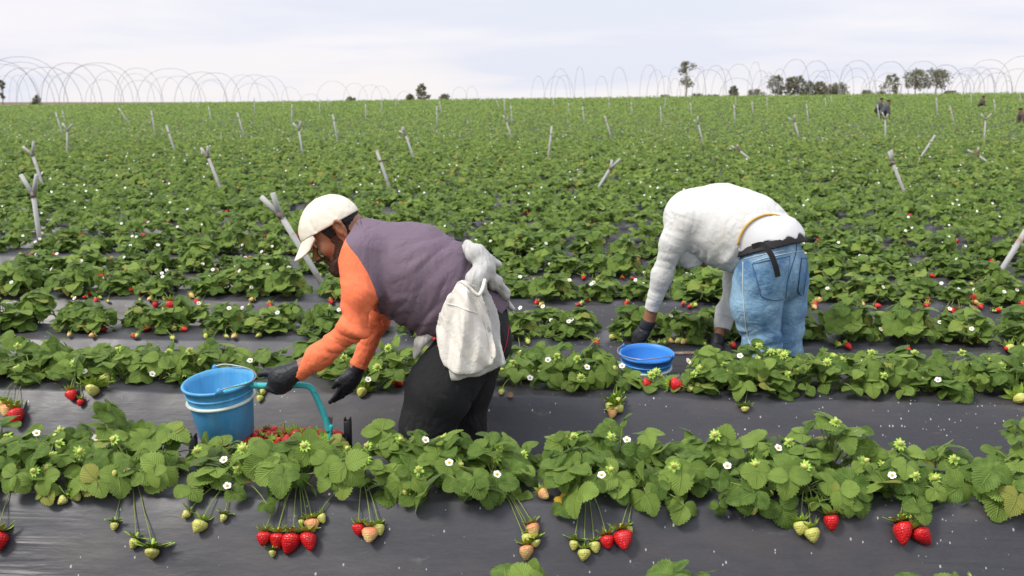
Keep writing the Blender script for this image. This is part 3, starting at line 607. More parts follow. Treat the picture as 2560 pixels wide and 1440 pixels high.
# ------------------------------------------------------------------ the rest of the field: one mass of plants, flowers and fruit
fr_ = np.random.default_rng(5)
Vs, Fs, Us, As, Ms = [], [], [], [], []; kk = 0; fw_spots = []; rb_spots = []
for k in range(7, len(RC)):
    y = RC[k]; half = y * .56 + 2; n = int(2 * half / (.34 if k < 30 else .42))
    lod = 1 if k < 10 else 2 if k < 18 else 3; nl = 32 if k < 14 else (28 if k < 24 else (22 if k < 40 else 16)); ls = (.052 if k < 9 else .060) if k < 24 else (.075 if k < 40 else .095)
    for front in (-.1, .1):
        xs_ = -half - y * .055 + 2 * half * (np.arange(n) + fr_.uniform(.2, .8, n)) / n; ok = fr_.random(n) > .03; xs_ = xs_[ok]; n_ = len(xs_)
        if not n_: continue
        size = fr_.uniform(.75, 1.2, n_); X = np.repeat(xs_, nl); S = np.repeat(size, nl); m = len(X)
        az = fr_.uniform(0, 6.28, m); rr = .165 * np.sqrt(fr_.random(m)) * S; hh = (.145 - .100 * (rr / .17) ** 2) * S * fr_.uniform(.6, 1.15, m)
        P = np.stack([X + np.cos(az) * rr * 1.15, y + front + np.sin(az) * rr, hh], 1); P[:, 2] = np.maximum(P[:, 2], .015); P[:, 2] += E(P[:, 0], P[:, 1])
        D = np.stack([np.cos(az), np.sin(az), az * 0], 1); G = D * fr_.uniform(.4, 1, m)[:, None] + np.array([0, 0, 1]) * fr_.uniform(-.6, .4, m)[:, None]; G = G + fr_.normal(0, .2, G.shape)
        Nn = np.array([0, -.25, 1.0]) + D * fr_.uniform(0, .7, m)[:, None] + fr_.normal(0, .3, (m, 3))
        V, Fq, UV, va = leaves(P, G, Nn, ls * fr_.uniform(.7, 1.2, m), lod, fr_, trif=k < 24)
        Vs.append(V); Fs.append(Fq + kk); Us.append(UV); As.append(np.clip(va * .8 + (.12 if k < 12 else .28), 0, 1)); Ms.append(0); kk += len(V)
        nf = fr_.random(n_) < (.30 if k < 16 else .16 if k < 30 else .05); a = fr_.uniform(-.14, .14, (n_, 2)); Pf = np.stack([xs_ + a[:, 0], y + front + a[:, 1] * .7, .11 * size + fr_.uniform(0, .04, n_)], 1)[nf]; Pf[:, 2] += E(Pf[:, 0], Pf[:, 1]); fw_spots.append(Pf)
        nr = fr_.random(n_) < (.8 if k < 14 else .45 if k < 26 else .12)
        if front < 0: Pr = np.stack([xs_ + a[:, 0], np.full(n_, y - .215), np.full(n_, .03)], 1)[nr]; Pr[:, 2] += E(Pr[:, 0], Pr[:, 1]); rb_spots.append(Pr)
def scatter_shape(P, T, Ft, sc, mat_of, mats_n):
    global kk
    for q in range(mats_n):
        Pq = P[mat_of == q]; s_ = sc[mat_of == q]
        if not len(Pq): continue
        V = (Pq[:, None] + T[None] * s_[:, None, None]).reshape(-1, 3); Vs.append(V); Fs.append((Ft[None] + (np.arange(len(Pq)) * len(T))[:, None, None] + kk).reshape(-1, Ft.shape[1]))
        Us.append(np.zeros((len(V), 2))); As.append(np.full(len(V), .5)); Ms.append(base_m + q); kk += len(V)
Pf = np.concatenate(fw_spots); a5 = np.linspace(0, 6.28, 6, endpoint=False)
T = np.array([[0, 0, .005]] + [[math.cos(a) * .0135, -.004 + math.sin(a) * .008, .002 + math.sin(a) * .010] for a in a5]); Ft = np.array([[0, 1 + i, 1 + (i + 1) % 6] for i in range(6)])
base_m = 1; scatter_shape(Pf, T, Ft, fr_.uniform(.7, 1.15, len(Pf)), np.zeros(len(Pf), int), 1)
Pr = np.concatenate(rb_spots); T = np.array([[0, 0, -.026], [.02, 0, 0], [0, .02, 0], [-.02, 0, 0], [0, -.02, 0], [.012, .012, .016], [-.012, -.012, .016]])
Ft = np.array([[0, 2, 1], [0, 3, 2], [0, 4, 3], [0, 1, 4], [1, 2, 5], [2, 3, 5], [3, 4, 6], [4, 1, 6], [3, 6, 5], [1, 5, 6]])
base_m = 2; scatter_shape(Pr, T, Ft, fr_.uniform(.85, 1.35, len(Pr)), fr_.choice(3, len(Pr), p=[.6, .15, .25]), 3)
me = mk_mesh('strawberry_rows', np.concatenate(Vs), Fs, [m_leaf, m_petal, m_red, m_half, m_pale], Ms, uv=np.concatenate(Us), var=np.concatenate(As))
tag(link('strawberry_rows', me), 'dense green mass of strawberry plants covering the far beds up to the skyline', 'strawberry plants', kind='stuff')
print('far verts', len(me.vertices)); del Vs, Fs, Us, As
# ------------------------------------------------------------------ smooth solids for people and cloth
def _d_seg(P, a, b, ra, rb, flat):
    pa = P - a; ba = b - a
    if flat is not None:
        for d, f in flat:
            d = norm(np.asarray(d, float)); pa = pa - (1 - 1 / f) * (pa @ d)[:, None] * d; ba = ba - (1 - 1 / f) * (ba @ d) * d
    t = np.clip(pa @ ba / (ba @ ba + 1e-12), 0, 1)
    return np.linalg.norm(pa - t[:, None] * ba, axis=1) - (ra + (rb - ra) * t)
def seg(a, b, ra, rb=None, k=.03, flat=None, op='+'): return ('s', np.asarray(a, float), np.asarray(b, float), ra, ra if rb is None else rb, k, flat, op)
def ell(c, R, ax=None, k=.03, op='+'): return ('e', np.asarray(c, float), np.asarray(R, float), np.eye(3) if ax is None else np.asarray(ax, float), 0, k, None, op)
def chain(pts, rs, k=.03, flat=None, op='+'): return [seg(pts[i], pts[i + 1], rs[i], rs[i + 1], k, flat, op) for i in range(len(pts) - 1)]
def d_prim(p, P, off=0.0):
    if p[0] == 's': return _d_seg(P, p[1], p[2], p[3] + off, p[4] + off, p[6])
    q = (P - p[1]) @ p[3].T; R = p[2] + off; k0 = np.linalg.norm(q / R, axis=1); k1 = np.linalg.norm(q / R ** 2, axis=1) + 1e-9
    return k0 * (k0 - 1) / k1
def comb_(F_, d, k, op):
    if op == '+':
        h = np.maximum(k - np.abs(F_ - d), 0) / max(k, 1e-6); return np.minimum(F_, d) - h * h * k * .25
    h = np.maximum(k - np.abs(F_ + d), 0) / max(k, 1e-6); return np.maximum(F_, -d) + h * h * k * .25
def d_all(prims, P, off=0.0):
    F_ = np.full(len(P), 1.0)
    for p in prims: F_ = comb_(F_, d_prim(p, P, off if p[7] == '+' else -off), p[5], p[7])
    return F_
def p_box(p, m):
    if p[0] == 's':
        f = 1.0 if p[6] is None else max(x[1] for x in p[6]); r = max(p[3], p[4]) * max(f, 1) + m
        return np.minimum(p[1], p[2]) - r, np.maximum(p[1], p[2]) + r
    r = max(p[2]) + m; return p[1] - r, p[1] + r
def solid(prims, h, off=0.0, post=None):
    """polygon surface of the blended solids (surface nets): V, quads"""
    bs = [p_box(p, abs(off) + p[5] + 3 * h) for p in prims if p[7] == '+']
    lo = np.min([b[0] for b in bs], 0); hi = np.max([b[1] for b in bs], 0); n = np.ceil((hi - lo) / h).astype(int) + 1
    G = np.full(n, .2, np.float32); axs = [lo[i] + h * np.arange(n[i]) for i in range(3)]
    for p in prims:
        b0, b1 = p_box(p, abs(off) + p[5] + 2.5 * h); i0 = np.clip(((b0 - lo) / h).astype(int), 0, n - 1); i1 = np.clip(np.ceil((b1 - lo) / h).astype(int) + 1, 1, n)
        if (i1 <= i0).any(): continue
        sl = tuple(slice(a, b) for a, b in zip(i0, i1)); X = np.stack(np.meshgrid(*[axs[i][sl[i]] for i in range(3)], indexing='ij'), -1); sh = X.shape[:3]
        d = d_prim(p, X.reshape(-1, 3), off if p[7] == '+' else -off).reshape(sh); G[sl] = comb_(G[sl], d, p[5], p[7])
    if post is not None:
        act = np.abs(G) < .12; idx = np.argwhere(act); G[act] = post(lo + h * idx, G[act])
    ins = G < 0; c = np.zeros(n - 1, int)
    for dx in (0, 1):
        for dy in (0, 1):
            for dz in (0, 1): c += ins[dx:n[0] - 1 + dx, dy:n[1] - 1 + dy, dz:n[2] - 1 + dz]
    cells = np.argwhere((c > 0) & (c < 8)); vid = np.full(n - 1, -1, np.int64); vid[tuple(cells.T)] = np.arange(len(cells))
    acc = np.zeros((len(cells), 3)); cnt = np.zeros(len(cells)); C8 = [np.array(x) for x in ((0, 0, 0), (1, 0, 0), (0, 1, 0), (1, 1, 0), (0, 0, 1), (1, 0, 1), (0, 1, 1), (1, 1, 1))]
    for a, b in ((0, 1), (2, 3), (4, 5), (6, 7), (0, 2), (1, 3), (4, 6), (5, 7), (0, 4), (1, 5), (2, 6), (3, 7)):
        va_ = G[tuple((cells + C8[a]).T)]; vb_ = G[tuple((cells + C8[b]).T)]; m = (va_ < 0) != (vb_ < 0); t = np.where(m, va_ / (va_ - vb_ + 1e-12), 0)
        acc += m[:, None] * (C8[a] + (C8[b] - C8[a]) * t[:, None]); cnt += m
    V = lo + h * (cells + acc / cnt[:, None]); Q_ = []
    for ax in range(3):
        o1, o2 = [(1, 2), (2, 0), (0, 1)][ax]; sl0 = [slice(1, -1)] * 3; sl0[ax] = slice(0, n[ax] - 1); sl1 = list(sl0); sl1[ax] = slice(1, n[ax])
        ch = ins[tuple(sl0)] != ins[tuple(sl1)]; e_ = np.argwhere(ch); e_[:, o1] += 1; e_[:, o2] += 1; u = np.zeros(3, int); v = np.zeros(3, int); u[o1] = 1; v[o2] = 1
        q = np.stack([vid[tuple((e_ - u - v).T)], vid[tuple((e_ - v).T)], vid[tuple(e_.T)], vid[tuple((e_ - u).T)]], 1)
        fl = ~ins[tuple(e_.T)]; q[fl] = q[fl][:, ::-1]; Q_.append(q)
    Q_ = np.concatenate(Q_); return V, Q_[(Q_ >= 0).all(1)]
def vnormals(V, Fq):
    n = np.cross(V[Fq[:, 2]] - V[Fq[:, 0]], V[Fq[:, 3]] - V[Fq[:, 1]]); N_ = np.zeros_like(V)
    for i in range(4): np.add.at(N_, Fq[:, i], n)
    return norm(N_)
def relax(V, Fq, it=1, lam=.5):
    for _ in range(it):
        S = np.zeros_like(V); c = np.zeros(len(V))
        for i in range(4):
            a, b = Fq[:, i], Fq[:, (i + 1) % 4]; np.add.at(S, a, V[b]); np.add.at(c, a, 1); np.add.at(S, b, V[a]); np.add.at(c, b, 1)
        V = V + lam * (S / np.maximum(c, 1)[:, None] - V)
    return V
def split(V, Fq, g, h):
    """cut the surface along g = 0; returns the (V, F) of g < 0 and of g >= 0 with a clean common edge"""
    gv = g(V); fin = gv[Fq]; mixed = (fin.min(1) < 0) & (fin.max(1) >= 0); near = np.unique(Fq[mixed]); P = V[near]; e_ = h * .3
    gr = np.stack([(g(P + np.eye(3)[i] * e_) - g(P - np.eye(3)[i] * e_)) / (2 * e_) for i in range(3)], 1); N_ = vnormals(V, Fq)[near]
    gr = gr - N_ * (gr * N_).sum(1, keepdims=True); g2 = (gr ** 2).sum(1); st = -gv[near][:, None] * gr / np.maximum(g2, .05)[:, None]
    l = np.linalg.norm(st, axis=1, keepdims=True); st = st * np.minimum(1, .75 * h / (l + 1e-9)); V = V.copy(); side = gv[Fq].mean(1) < 0; V[near] += st
    return sub(V, Fq[side]), sub(V, Fq[~side])
def sub(V, Fq):
    u, inv = np.unique(Fq, return_inverse=True); return V[u], inv.reshape(Fq.shape)
def add_part(name, VF, mats, parent, midx=None, var=None):
    V, Fq = VF; V = V - np.array(parent.location) if parent.type == 'EMPTY' else V - np.array(parent['_o'])
    o = link(name, mk_mesh(name, V, Fq, mats if isinstance(mats, list) else [mats], midx, var=var), parent); return o
def bvh(VF): return BVHTree.FromPolygons([Vector(v) for v in VF[0]], [tuple(int(i) for i in f) for f in VF[1]])
def cast(tree, px, py):
    d = Vector(ray(px, py)); d.normalize(); r = tree.ray_cast(Vector((0, 0, HC)), d); return (np.array(r[0]), np.array(r[1])) if r[0] is not None else None
def seam_line(tree, pts, off=.0015, n=8):
    o = []
    for x, y in smooth_pts([(a, b, 0) for a, b in pts], n)[:, :2]:
        h_ = cast(tree, x, y)
        if h_: nn = h_[1] if h_[1] @ ray(x, y) < 0 else -h_[1]; o.append(h_[0] + nn * off)
    return np.array(o)
def patch(tree, corners, nu=14, nv=14, off=.003, bow=0):
    """cloth patch laid on a surface inside four photo pixels"""
    c = [np.array(x, float) for x in corners]; V = []
    for i in range(nu):
        for j in range(nv):
            u, v = i / (nu - 1), j / (nv - 1); p = (1 - u) * (1 - v) * c[0] + u * (1 - v) * c[1] + u * v * c[2] + (1 - u) * v * c[3]; p[1] += bow * (1 - (2 * u - 1) ** 2) * v
            h_ = cast(tree, *p)
            if h_ is None: return None
            nn = h_[1] if h_[1] @ ray(*p) < 0 else -h_[1]; V.append(h_[0] + nn * off)
    return np.array(V), grid_faces(nu, nv)
def poly_d(U, poly):
    """signed distance to a 2D polygon, negative inside"""
    poly = np.asarray(poly, float); d = np.full(len(U), 1e9); s = np.ones(len(U))
    for i in range(len(poly)):
        a, b = poly[i], poly[i - 1]; e_ = b - a; w = U - a; t = np.clip((w @ e_) / (e_ @ e_ + 1e-12), 0, 1); d = np.minimum(d, ((w - t[:, None] * e_) ** 2).sum(1))
        c1 = U[:, 1] >= a[1]; c2 = U[:, 1] < b[1]; c3 = e_[0] * w[:, 1] > e_[1] * w[:, 0]; fl = (c1 & c2 & c3) | (~c1 & ~c2 & ~c3); s = np.where(fl, -s, s)
    return s * np.sqrt(d)
def hand(wrist, palm_c, fdir, pn, side, curls, scale=1.0, thumb=None, r=.0098):
    """wrist and palm centre, finger direction, palm normal, thumb side; curls: bend per finger in radians"""
    fdir, pn, side = norm(np.asarray(fdir, float)), norm(np.asarray(pn, float)), norm(np.asarray(side, float)); P = []
    kn = palm_c + fdir * .038 * scale
    P.append(seg(wrist, palm_c, .029 * scale, .034 * scale, .02, [(side, 1.15)])); P.append(seg(palm_c - fdir * .01, kn, .024 * scale, .020 * scale, .02, [(side, 1.75)]))
    for i, c in enumerate(curls):
        b = kn + side * (.031 - .0205 * i) * scale; L_ = (.082, .090, .084, .067)[i] * scale; d = fdir + side * (.10 - .07 * i); a = c * .55; pts = [b - fdir * .012]
        q = b
        for f_, k_ in ((.42, .6), (.33, 1.0), (.25, .75)):
            a += c * k_ * .5; dd = norm(d) * math.cos(a) + pn * math.sin(a); pts.append(q); q = q + dd * L_ * f_
        pts.append(q); rr = np.linspace(r * 1.12, r * .85, len(pts)) * scale * (1.0, 1.03, 1.0, .88)[i]; P += chain(pts, rr, .004)
    if thumb is None: t0 = palm_c + side * .026 * scale - fdir * .012; thumb = [t0, t0 + norm(side * .8 + fdir * .6 + pn * .3) * .036 * scale, t0 + norm(side * .55 + fdir * .9 + pn * .45) * .066 * scale]
    P += chain([palm_c + side * .012 - fdir * .02] + list(thumb), np.array([.019, .0145, .012, .0102][:len(thumb) + 1]) * scale, .010)
    return P
def folds(V, N_, axis_a, axis_b, freq, amp, mask=None, seed=0.0, sharp=1.6):
    """broken, uneven cloth folds running across the line from a to b"""
    a, b = np.asarray(axis_a, float), np.asarray(axis_b, float); d = norm(b - a); e1 = norm(np.cross(d, [0.31, 0.52, 0.79])); e2 = np.cross(d, e1); X = V - a
    wob = (vnoise(V + seed, 5, 2) - .5) * .10
    U = np.stack([((X @ d) + wob) * freq / 3.2, (X @ e1) * freq / 15 + seed, (X @ e2) * freq / 15], 1) + seed * 3.3 + 20
    n = vnoise(U, 1.0, 2); f_ = (1 - np.abs(2 * n - 1) * 2.6); f_ = np.clip(f_, -.7, 1.0) * amp * np.clip(2.4 * vnoise(V + 11 + seed, 5, 2) - .6, 0, 1.2)
    f_ = f_ if mask is None else f_ * mask
    return V - N_ * f_[:, None] * .9
# ------------------------------------------------------------------ materials for people and gear
m_skin = vcol('skin', (.30, .135, .068), .5, .14, 30, 400, .25, .0015, spec=.4)
m_lip = vcol('lips', (.30, .09, .06), .45, .1, 40)
m_hair = vcol('hair', (.012, .010, .009), .6, .4, 90, 250, .9, .004)
m_beard = vcol('beard', (.065, .037, .024), .75, .45, 120, 300, 1, .003)
m_white_eye = vcol('eye_white', (.75, .72, .68), .25, .05); m_iris = vcol('iris', (.02, .012, .008), .2, .05)
m_cap = vcol('cap_cloth', (.80, .75, .62), .85, .06, 14, 500, .4, .002, dirt=(.66, .50, .30), dscale=11, dlo=.52, dhi=.80)
m_purple = vcol('purple_knit', (.165, .120, .155), .85, .12, 5, 450, .4, .002, wr=.35)
m_orange = vcol('orange_knit', (.86, .20, .085), .85, .08, 4, 450, .4, .002, wr=.35)
m_black = vcol('black_cloth', (.016, .016, .017), .85, .4, 8, 300, .4, .003, dirt=(.07, .065, .06), dscale=9, dlo=.62, dhi=.82, wr=.5)
m_glove = vcol('black_glove', (.022, .023, .027), .48, .35, 20, 120, .5, .003, dirt=(.10, .10, .10), dscale=50, dlo=.66, dhi=.85)
m_canvas = vcol('cream_canvas', (.80, .76, .68), .9, .05, 10, 420, .5, .002, dirt=(.60, .50, .38), dscale=7, dlo=.60, dhi=.9, wr=.5)
m_grey = vcol('grey_jersey', (.50, .50, .47), .9, .08, 10, 420, .5, .002, dirt=(.42, .40, .34), dscale=12, dlo=.55, dhi=.8, wr=.4)
m_redc = vcol('red_cloth', (.50, .02, .05), .7, .2)
m_shoe = vcol('boot_rubber', (.03, .027, .025), .7, .3, 12, dirt=(.14, .11, .08), dscale=10)

def head_prims(o, Fd, Ud, Ld):
    h = lambda f, u, l=0.0: o + Fd * (f * 1.12 if f > .03 else f) + Ud * (u * 1.10 if u < -.02 else u) + Ld * l
    ax = np.stack([Fd, Ud, Ld])
    P = [ell(h(.006, .043), (.091, .084, .075), ax, .02), seg(h(.045, .0), h(.062, -.070), .058, .040, .03, [(Ld, 1.05)]),
         seg(h(.0, -.035, .047), h(.088, -.098, .012), .022, .020, .03), seg(h(.0, -.035, -.047), h(.088, -.098, -.012), .022, .020, .03), ell(h(.092, -.098), (.020, .018, .022), ax, .02),
         seg(h(.092, .032, -.032), h(.092, .032, .032), .013, None, .015), seg(h(.094, .022), h(.128, -.026), .008, .0125, .010), seg(h(.118, -.032, -.011), h(.118, -.032, .011), .0095, None, .008),
         seg(h(.105, -.055, -.018), h(.105, -.055, .018), .0085, None, .008), seg(h(.102, -.068, -.014), h(.102, -.068, .014), .0090, None, .007),
         ell(h(.075, -.02, .040), (.028, .030, .020), ax, .02), ell(h(.075, -.02, -.040), (.028, .030, .020), ax, .02),
         ell(h(.104, .008, .033), (.014, .011, .016), ax, .010, '-'), ell(h(.104, .008, -.033), (.014, .011, .016), ax, .010, '-'),
         seg(h(.112, -.0615, -.02), h(.112, -.0615, .02), .0016, None, .003, None, '-')]
    for s in (1, -1):
        P += [ell(h(.088, .010, .033 * s), (.0145, .0125, .015), ax, .004)]
        pts = [h(.012, .020, .076 * s), h(.004, .033, .084 * s), h(-.012, .036, .091 * s), h(-.022, .022, .093 * s), h(-.020, .0, .090 * s), h(-.009, -.026, .083 * s), h(.002, -.036, .074 * s)]
        P += chain(pts, [.0045, .005, .0055, .0055, .005, .0055, .005], .004); P += [ell(h(-.006, .004, .078 * s), (.018, .030, .009), ax, .006), ell(h(-.003, .002, .090 * s), (.007, .012, .007), ax, .004, '-')]
    return P, h
def shoe(name, ankle, toe_dir, parent, mat, L_=.27):
    z0 = ankle[2]; t = norm(np.array([toe_dir[0], toe_dir[1], 0])); a = np.array(ankle); P = [seg(a, a + [0, 0, .08], .05, .055, .02), seg(a - t * .05, a + t * (L_ - .10), .042, .040, .03, [(np.cross(t, UP), 1.15)])]
    fl = z0 - .045
    V, Fq = solid(P, .008, post=lambda X, g: np.maximum(g, fl - X[:, 2])); return add_part(name, (V, Fq), mat, parent)

# ------------------------------------------------------------------ first picker, bent to the left over the cart
D1 = 3.80; VX = CF * -1.0           # VX points towards the camera
man = thing('person', Q(1150, 1245, D1), 'man in cream cap and purple sweater with orange sleeves, gripping a cart handle', 'person')
def A(px, py, dd=0.0): return Q(px, py, D1 + dd)
Ld = norm(VX + 0.10 * -CR); c40 = rad(37)
Fd = norm(-CR * math.cos(c40) - UP * math.sin(c40) + VX * .10); Ud0 = -CR * math.sin(c40) + UP * math.cos(c40); Ld = norm(VX - Fd * (VX @ Fd)); Ud = norm(np.cross(Fd, Ld)); Ud = Ud if Ud @ Ud0 > 0 else -Ud
ear = A(849, 576, -.08); head_o = ear - Ld * .083
hp, hh1 = head_prims(head_o, Fd, Ud, Ld)
hc1 = lambda f, u, l=0.0: head_o + Fd * f + Ud * u + Ld * l
sh_n, sh_f = A(916, 655, -.17), A(912, 650, .17)
el_n, wr_n = A(886, 812, -.22), A(757, 918, -.20)
el_f, wr_f = A(948, 800, .20), A(895, 915, .19)
neck = [hh1(-.03, -.02), A(905, 600, 0)]
pel = A(1185, 800); tor = [A(925, 625), A(975, 668), A(1045, 698), A(1115, 742), A(1180, 800)]
lat = [(VX, 1.22)]
hipn, hipf = A(1195, 850, -.09), A(1200, 850, .09); kn_n, kn_f = A(1062, 1070, -.12), A(1165, 1065, .12); an_n, an_f = A(1120, 1215, -.12), A(1190, 1215, .12)
# hands
bar_y = 965
palm_n = A(706, 944, -.205); hand_n = hand(wr_n, palm_n, norm(-CR * .35 - UP * .9 + CF * .0), norm(CF * 1 + UP * .0), -CR, [1.5, 1.55, 1.6, 1.6], 1.14, thumb=[A(690, 930, -.19), A(668, 930, -.20), A(650, 936, -.20)])
palm_f = A(875, 950, .19); hand_f = hand(wr_f, palm_f, norm(-UP + -CR * .35 + CF * .15), norm(CF * .6 + CR * -.5), norm(CR * -.9 + VX * .5), [.35, .45, .55, .7], .95)
body = list(hp) + [seg(neck[0], neck[1], .055, .062, .03)] + chain(tor, [.075, .11, .13, .13, .13], .04, lat) + \
    chain([sh_n, el_n, wr_n], [.032, .030, .025], .02) + chain([sh_f, el_f, wr_f], [.032, .028, .025], .02) + chain([hipn, kn_n, an_n], [.095, .062, .045], .05) + chain([hipf, kn_f, an_f], [.095, .062, .045], .05) + \
    [seg(an_n, an_n + [-.12, 0, -.03], .04, .03, .03), seg(an_f, an_f + [-.12, 0, -.03], .04, .03, .03), seg(tor[0], sh_n, .045, .030, .02), seg(tor[0], sh_f, .045, .030, .02)]
hand_core = [(p[0], p[1], p[2], p[3] - .0025, p[4] - .0025, p[5], p[6], p[7]) for p in hand_n + hand_f]
V, Fq = solid(body + hand_core, .0042); bodyVF = (V, Fq)
lipm = lambda P: np.minimum(d_prim(seg(hh1(.108, -.055, -.016), hh1(.108, -.055, .016), .0075), P), d_prim(seg(hh1(.106, -.068, -.013), hh1(.106, -.068, .013), .0078), P))
mi = (lipm(V[Fq].mean(1)) < .001).astype(int)
add_part('body', bodyVF, [m_skin, m_lip], man, [mi])
# eyes
for s in (1, -1):
    ev = solid([ell(hh1(.0925, .010, .033 * s), (.0118,) * 3)], .002); o_ = add_part('eye', ev, [m_white_eye, m_iris], man, [(np.linalg.norm(ev[0][ev[1]].mean(1) - hh1(.1035, .007, .034 * s), axis=1) < .0065).astype(int)])
    brow = solid(chain([hh1(.108, .030, .016 * s), hh1(.109, .036, .032 * s), hh1(.100, .032, .048 * s)], [.0035, .004, .003], .004), .0025); add_part('eyebrow', brow, m_hair, man)
ht = lambda P: (P - head_o) @ np.stack([Fd, Ud, Ld]).T
def hairpost(X, g):
    q = ht(X); n_ = (vnoise(X, 160) - .5) * .004
    back = np.maximum(g - .008 + n_, np.maximum(q[:, 0] - .030 + .55 * np.abs(q[:, 1] - .02), -(q[:, 1] + .055 - q[:, 0] * .25)))
    front_edge = q[:, 0] - (.050 + .25 * (q[:, 1])); side = np.maximum(np.maximum(g - .004 + n_, front_edge), np.maximum(-(q[:, 1] + .005), -q[:, 0] + .006))
    ear_gap = d_prim(ell(hh1(-.004, .004, .083), (.026, .038, .03), np.stack([Fd, Ud, Ld])), X)
    return np.maximum(np.maximum(np.minimum(back, side), -ear_gap), q[:, 1] - (.033 + .14 * q[:, 0]))
hv = solid(hp[:4], .0035, post=lambda X, g: hairpost(X, g)); add_part('hair', hv, m_hair, man)
def beardpost(X, g):
    q = ht(X); n_ = (vnoise(X, 240) - .5) * .0045; f, u, l = q[:, 0], q[:, 1], np.abs(q[:, 2])
    bp = [(.016, .026), (.040, .026), (.047, .0), (.050, -.030), (.066, -.052), (.088, -.064), (.108, -.080), (.15, -.080), (.15, -.16), (.0, -.16), (.008, -.06), (.022, -.02)]
    jaw = np.maximum(g - .0020 + n_, poly_d(q[:, :2], bp) + .012 * (vnoise(X, 110, 2) - .5))
    chin = np.maximum(g - .0055 + n_, np.maximum(u + .078, .060 - f))
    must = np.maximum(g - .0045 + n_, np.maximum(np.abs(u + .0465 - .0 * f) - .0075, np.maximum(l - .026, .085 - f)))
    must2 = np.maximum(g - .0035 + n_, np.maximum(np.abs(l - .026) - .005, np.maximum(np.abs(u + .062) - .02, .08 - f)))
    b_ = np.minimum(np.minimum(jaw, chin), np.minimum(must, must2)); return np.maximum(b_, .0045 - lipm(X))
bv = solid(hp, .0028, post=beardpost); add_part('beard', bv, m_beard, man)
# cap with panels, button and curved peak
capP = [ell(hc1(.033, .030), (.116, .110, .083), np.stack([Fd, Ud, Ld]), .02), ell(hc1(.006, .040), (.097, .096, .083), np.stack([Fd, Ud, Ld]), .03)]
def cappost(X, g):
    q = ht(X); az = np.arctan2(q[:, 2], q[:, 0] - .030); seam = np.exp(-(np.abs((az / (math.pi / 3)) - np.round(az / (math.pi / 3))) * 14) ** 2) * .0032
    g = g + seam * (q[:, 1] > .045) + (vnoise(X, 45, 2) - .5) * .004; rim = q[:, 1] - (.031 + .14 * (q[:, 0]) * 1.0)
    sh_ = np.maximum(g, -rim); inner = g + .004; return np.maximum(sh_, -np.maximum(inner, -(rim - .004)) * 1.0) if False else sh_
cv = solid(capP, .0035, post=cappost); cap = add_part('cap', cv, m_cap, man)
br_ = MB(); nu, nv = 15, 9; Vb = []
for side_ in (0, 1):
    for i in range(nu):
        a = (-1 + 2 * i / (nu - 1))
        for j in range(nv):
            t = j / (nv - 1); w = .070 * math.sin(1.45 * a) / math.sin(1.45); f0 = .033 + .114 * math.sqrt(max(0, 1 - (w / .084) ** 2)) * .985; reach = .080 * (1 - abs(a) ** 2.4) ** .6 if abs(a) < 1 else 0
            f = f0 + reach * t * .88 - .005; u = .033 + .14 * f0 - reach * t * .50 - 3.5 * w * w * t; Vb.append(hc1(f, u - side_ * .0045, w))
Vb = np.array(Vb); g_ = grid_faces(nu, nv); m_ = nu * nv; ring = [i * nv for i in range(nu)] + [(nu - 1) * nv + j for j in range(1, nv)] + [i * nv + nv - 1 for i in range(nu - 2, -1, -1)] + [j for j in range(nv - 2, 0, -1)]
rg = np.array([[ring[i], ring[(i + 1) % len(ring)], ring[(i + 1) % len(ring)] + m_, ring[i] + m_] for i in range(len(ring))])
ob = link('peak', mk_mesh('peak', Vb - np.array(man.location), [g_, g_[:, ::-1] + m_, rg], [m_cap]), cap); fix_normals(ob.data)
bt = solid([ell(hc1(.028, .141), (.008, .005, .008), np.stack([Fd, Ud, Ld]))], .002); ob = link('button', mk_mesh('button', bt[0] - np.array(man.location), bt[1], [m_hair]), cap)
# sweater
armn = chain([A(905, 640, -.13), A(899, 735, -.205), A(884, 818, -.225), A(800, 890, -.21), A(742, 930, -.20)], [.090, .060, .049, .043, .038], .035)
armf = chain([A(905, 640, .13), A(945, 735, .20), A(948, 805, .20), A(896, 915, .19)], [.088, .056, .045, .038], .035)
torso = chain([A(905, 603), A(955, 655), A(1035, 684), A(1108, 733), A(1180, 790)], [.082, .140, .172, .154, .145], .08, [(VX, 1.16)]) + [seg(A(1030, 722), A(1078, 768), .115, .092, .07, [(VX, 1.25)]), seg(A(1122, 695), A(1200, 750), .112, .09, .07, [(VX, 1.4)])]
cuffn_d = norm(A(742, 930, -.20) - A(800, 890, -.21)); cuffn = A(741, 930, -.20); cufff_d = norm(A(896, 915, .19) - A(948, 805, .20)); cufff = A(895, 917, .19)
hem_d = norm(CR * .52 - UP * .62); hem_c = A(1185, 806)
def sweat(X, g):
    col = -((X - A(882, 578)) @ norm(CR * .92 - UP * .34)); hem = (X - hem_c) @ norm(CR * .72 - UP * .70) - .03 * (vnoise(X, 10) - .5) - .045
    c1 = np.where(np.linalg.norm(X - cuffn, axis=1) < .14, (X - cuffn) @ cuffn_d, -1); c2 = np.where(np.linalg.norm(X - cufff, axis=1) < .14, (X - cufff) @ cufff_d, -1)
    return np.maximum(np.maximum(np.maximum(g, col), hem), np.maximum(c1, c2))
V, Fq = solid(torso + armn + armf, .0052, post=sweat); V = relax(V, Fq, 1); N_ = vnormals(V, Fq)
da = d_all(armn, V); dt_ = d_all(torso, V); body_m = np.clip((da - .02) / .06, 0, 1); mid_m = np.clip(1.3 - np.abs((V - A(1040, 745)) @ CR) / .26, 0, 1) * np.clip(((A(1040, 640) - V) @ UP) / .08, 0, 1)
V = folds(V, N_, A(960, 760), A(1100, 830), 70, .017, body_m * mid_m, 0.3)
V = folds(V, N_, A(1150, 600), A(1200, 700), 60, .008, body_m, 1.7)
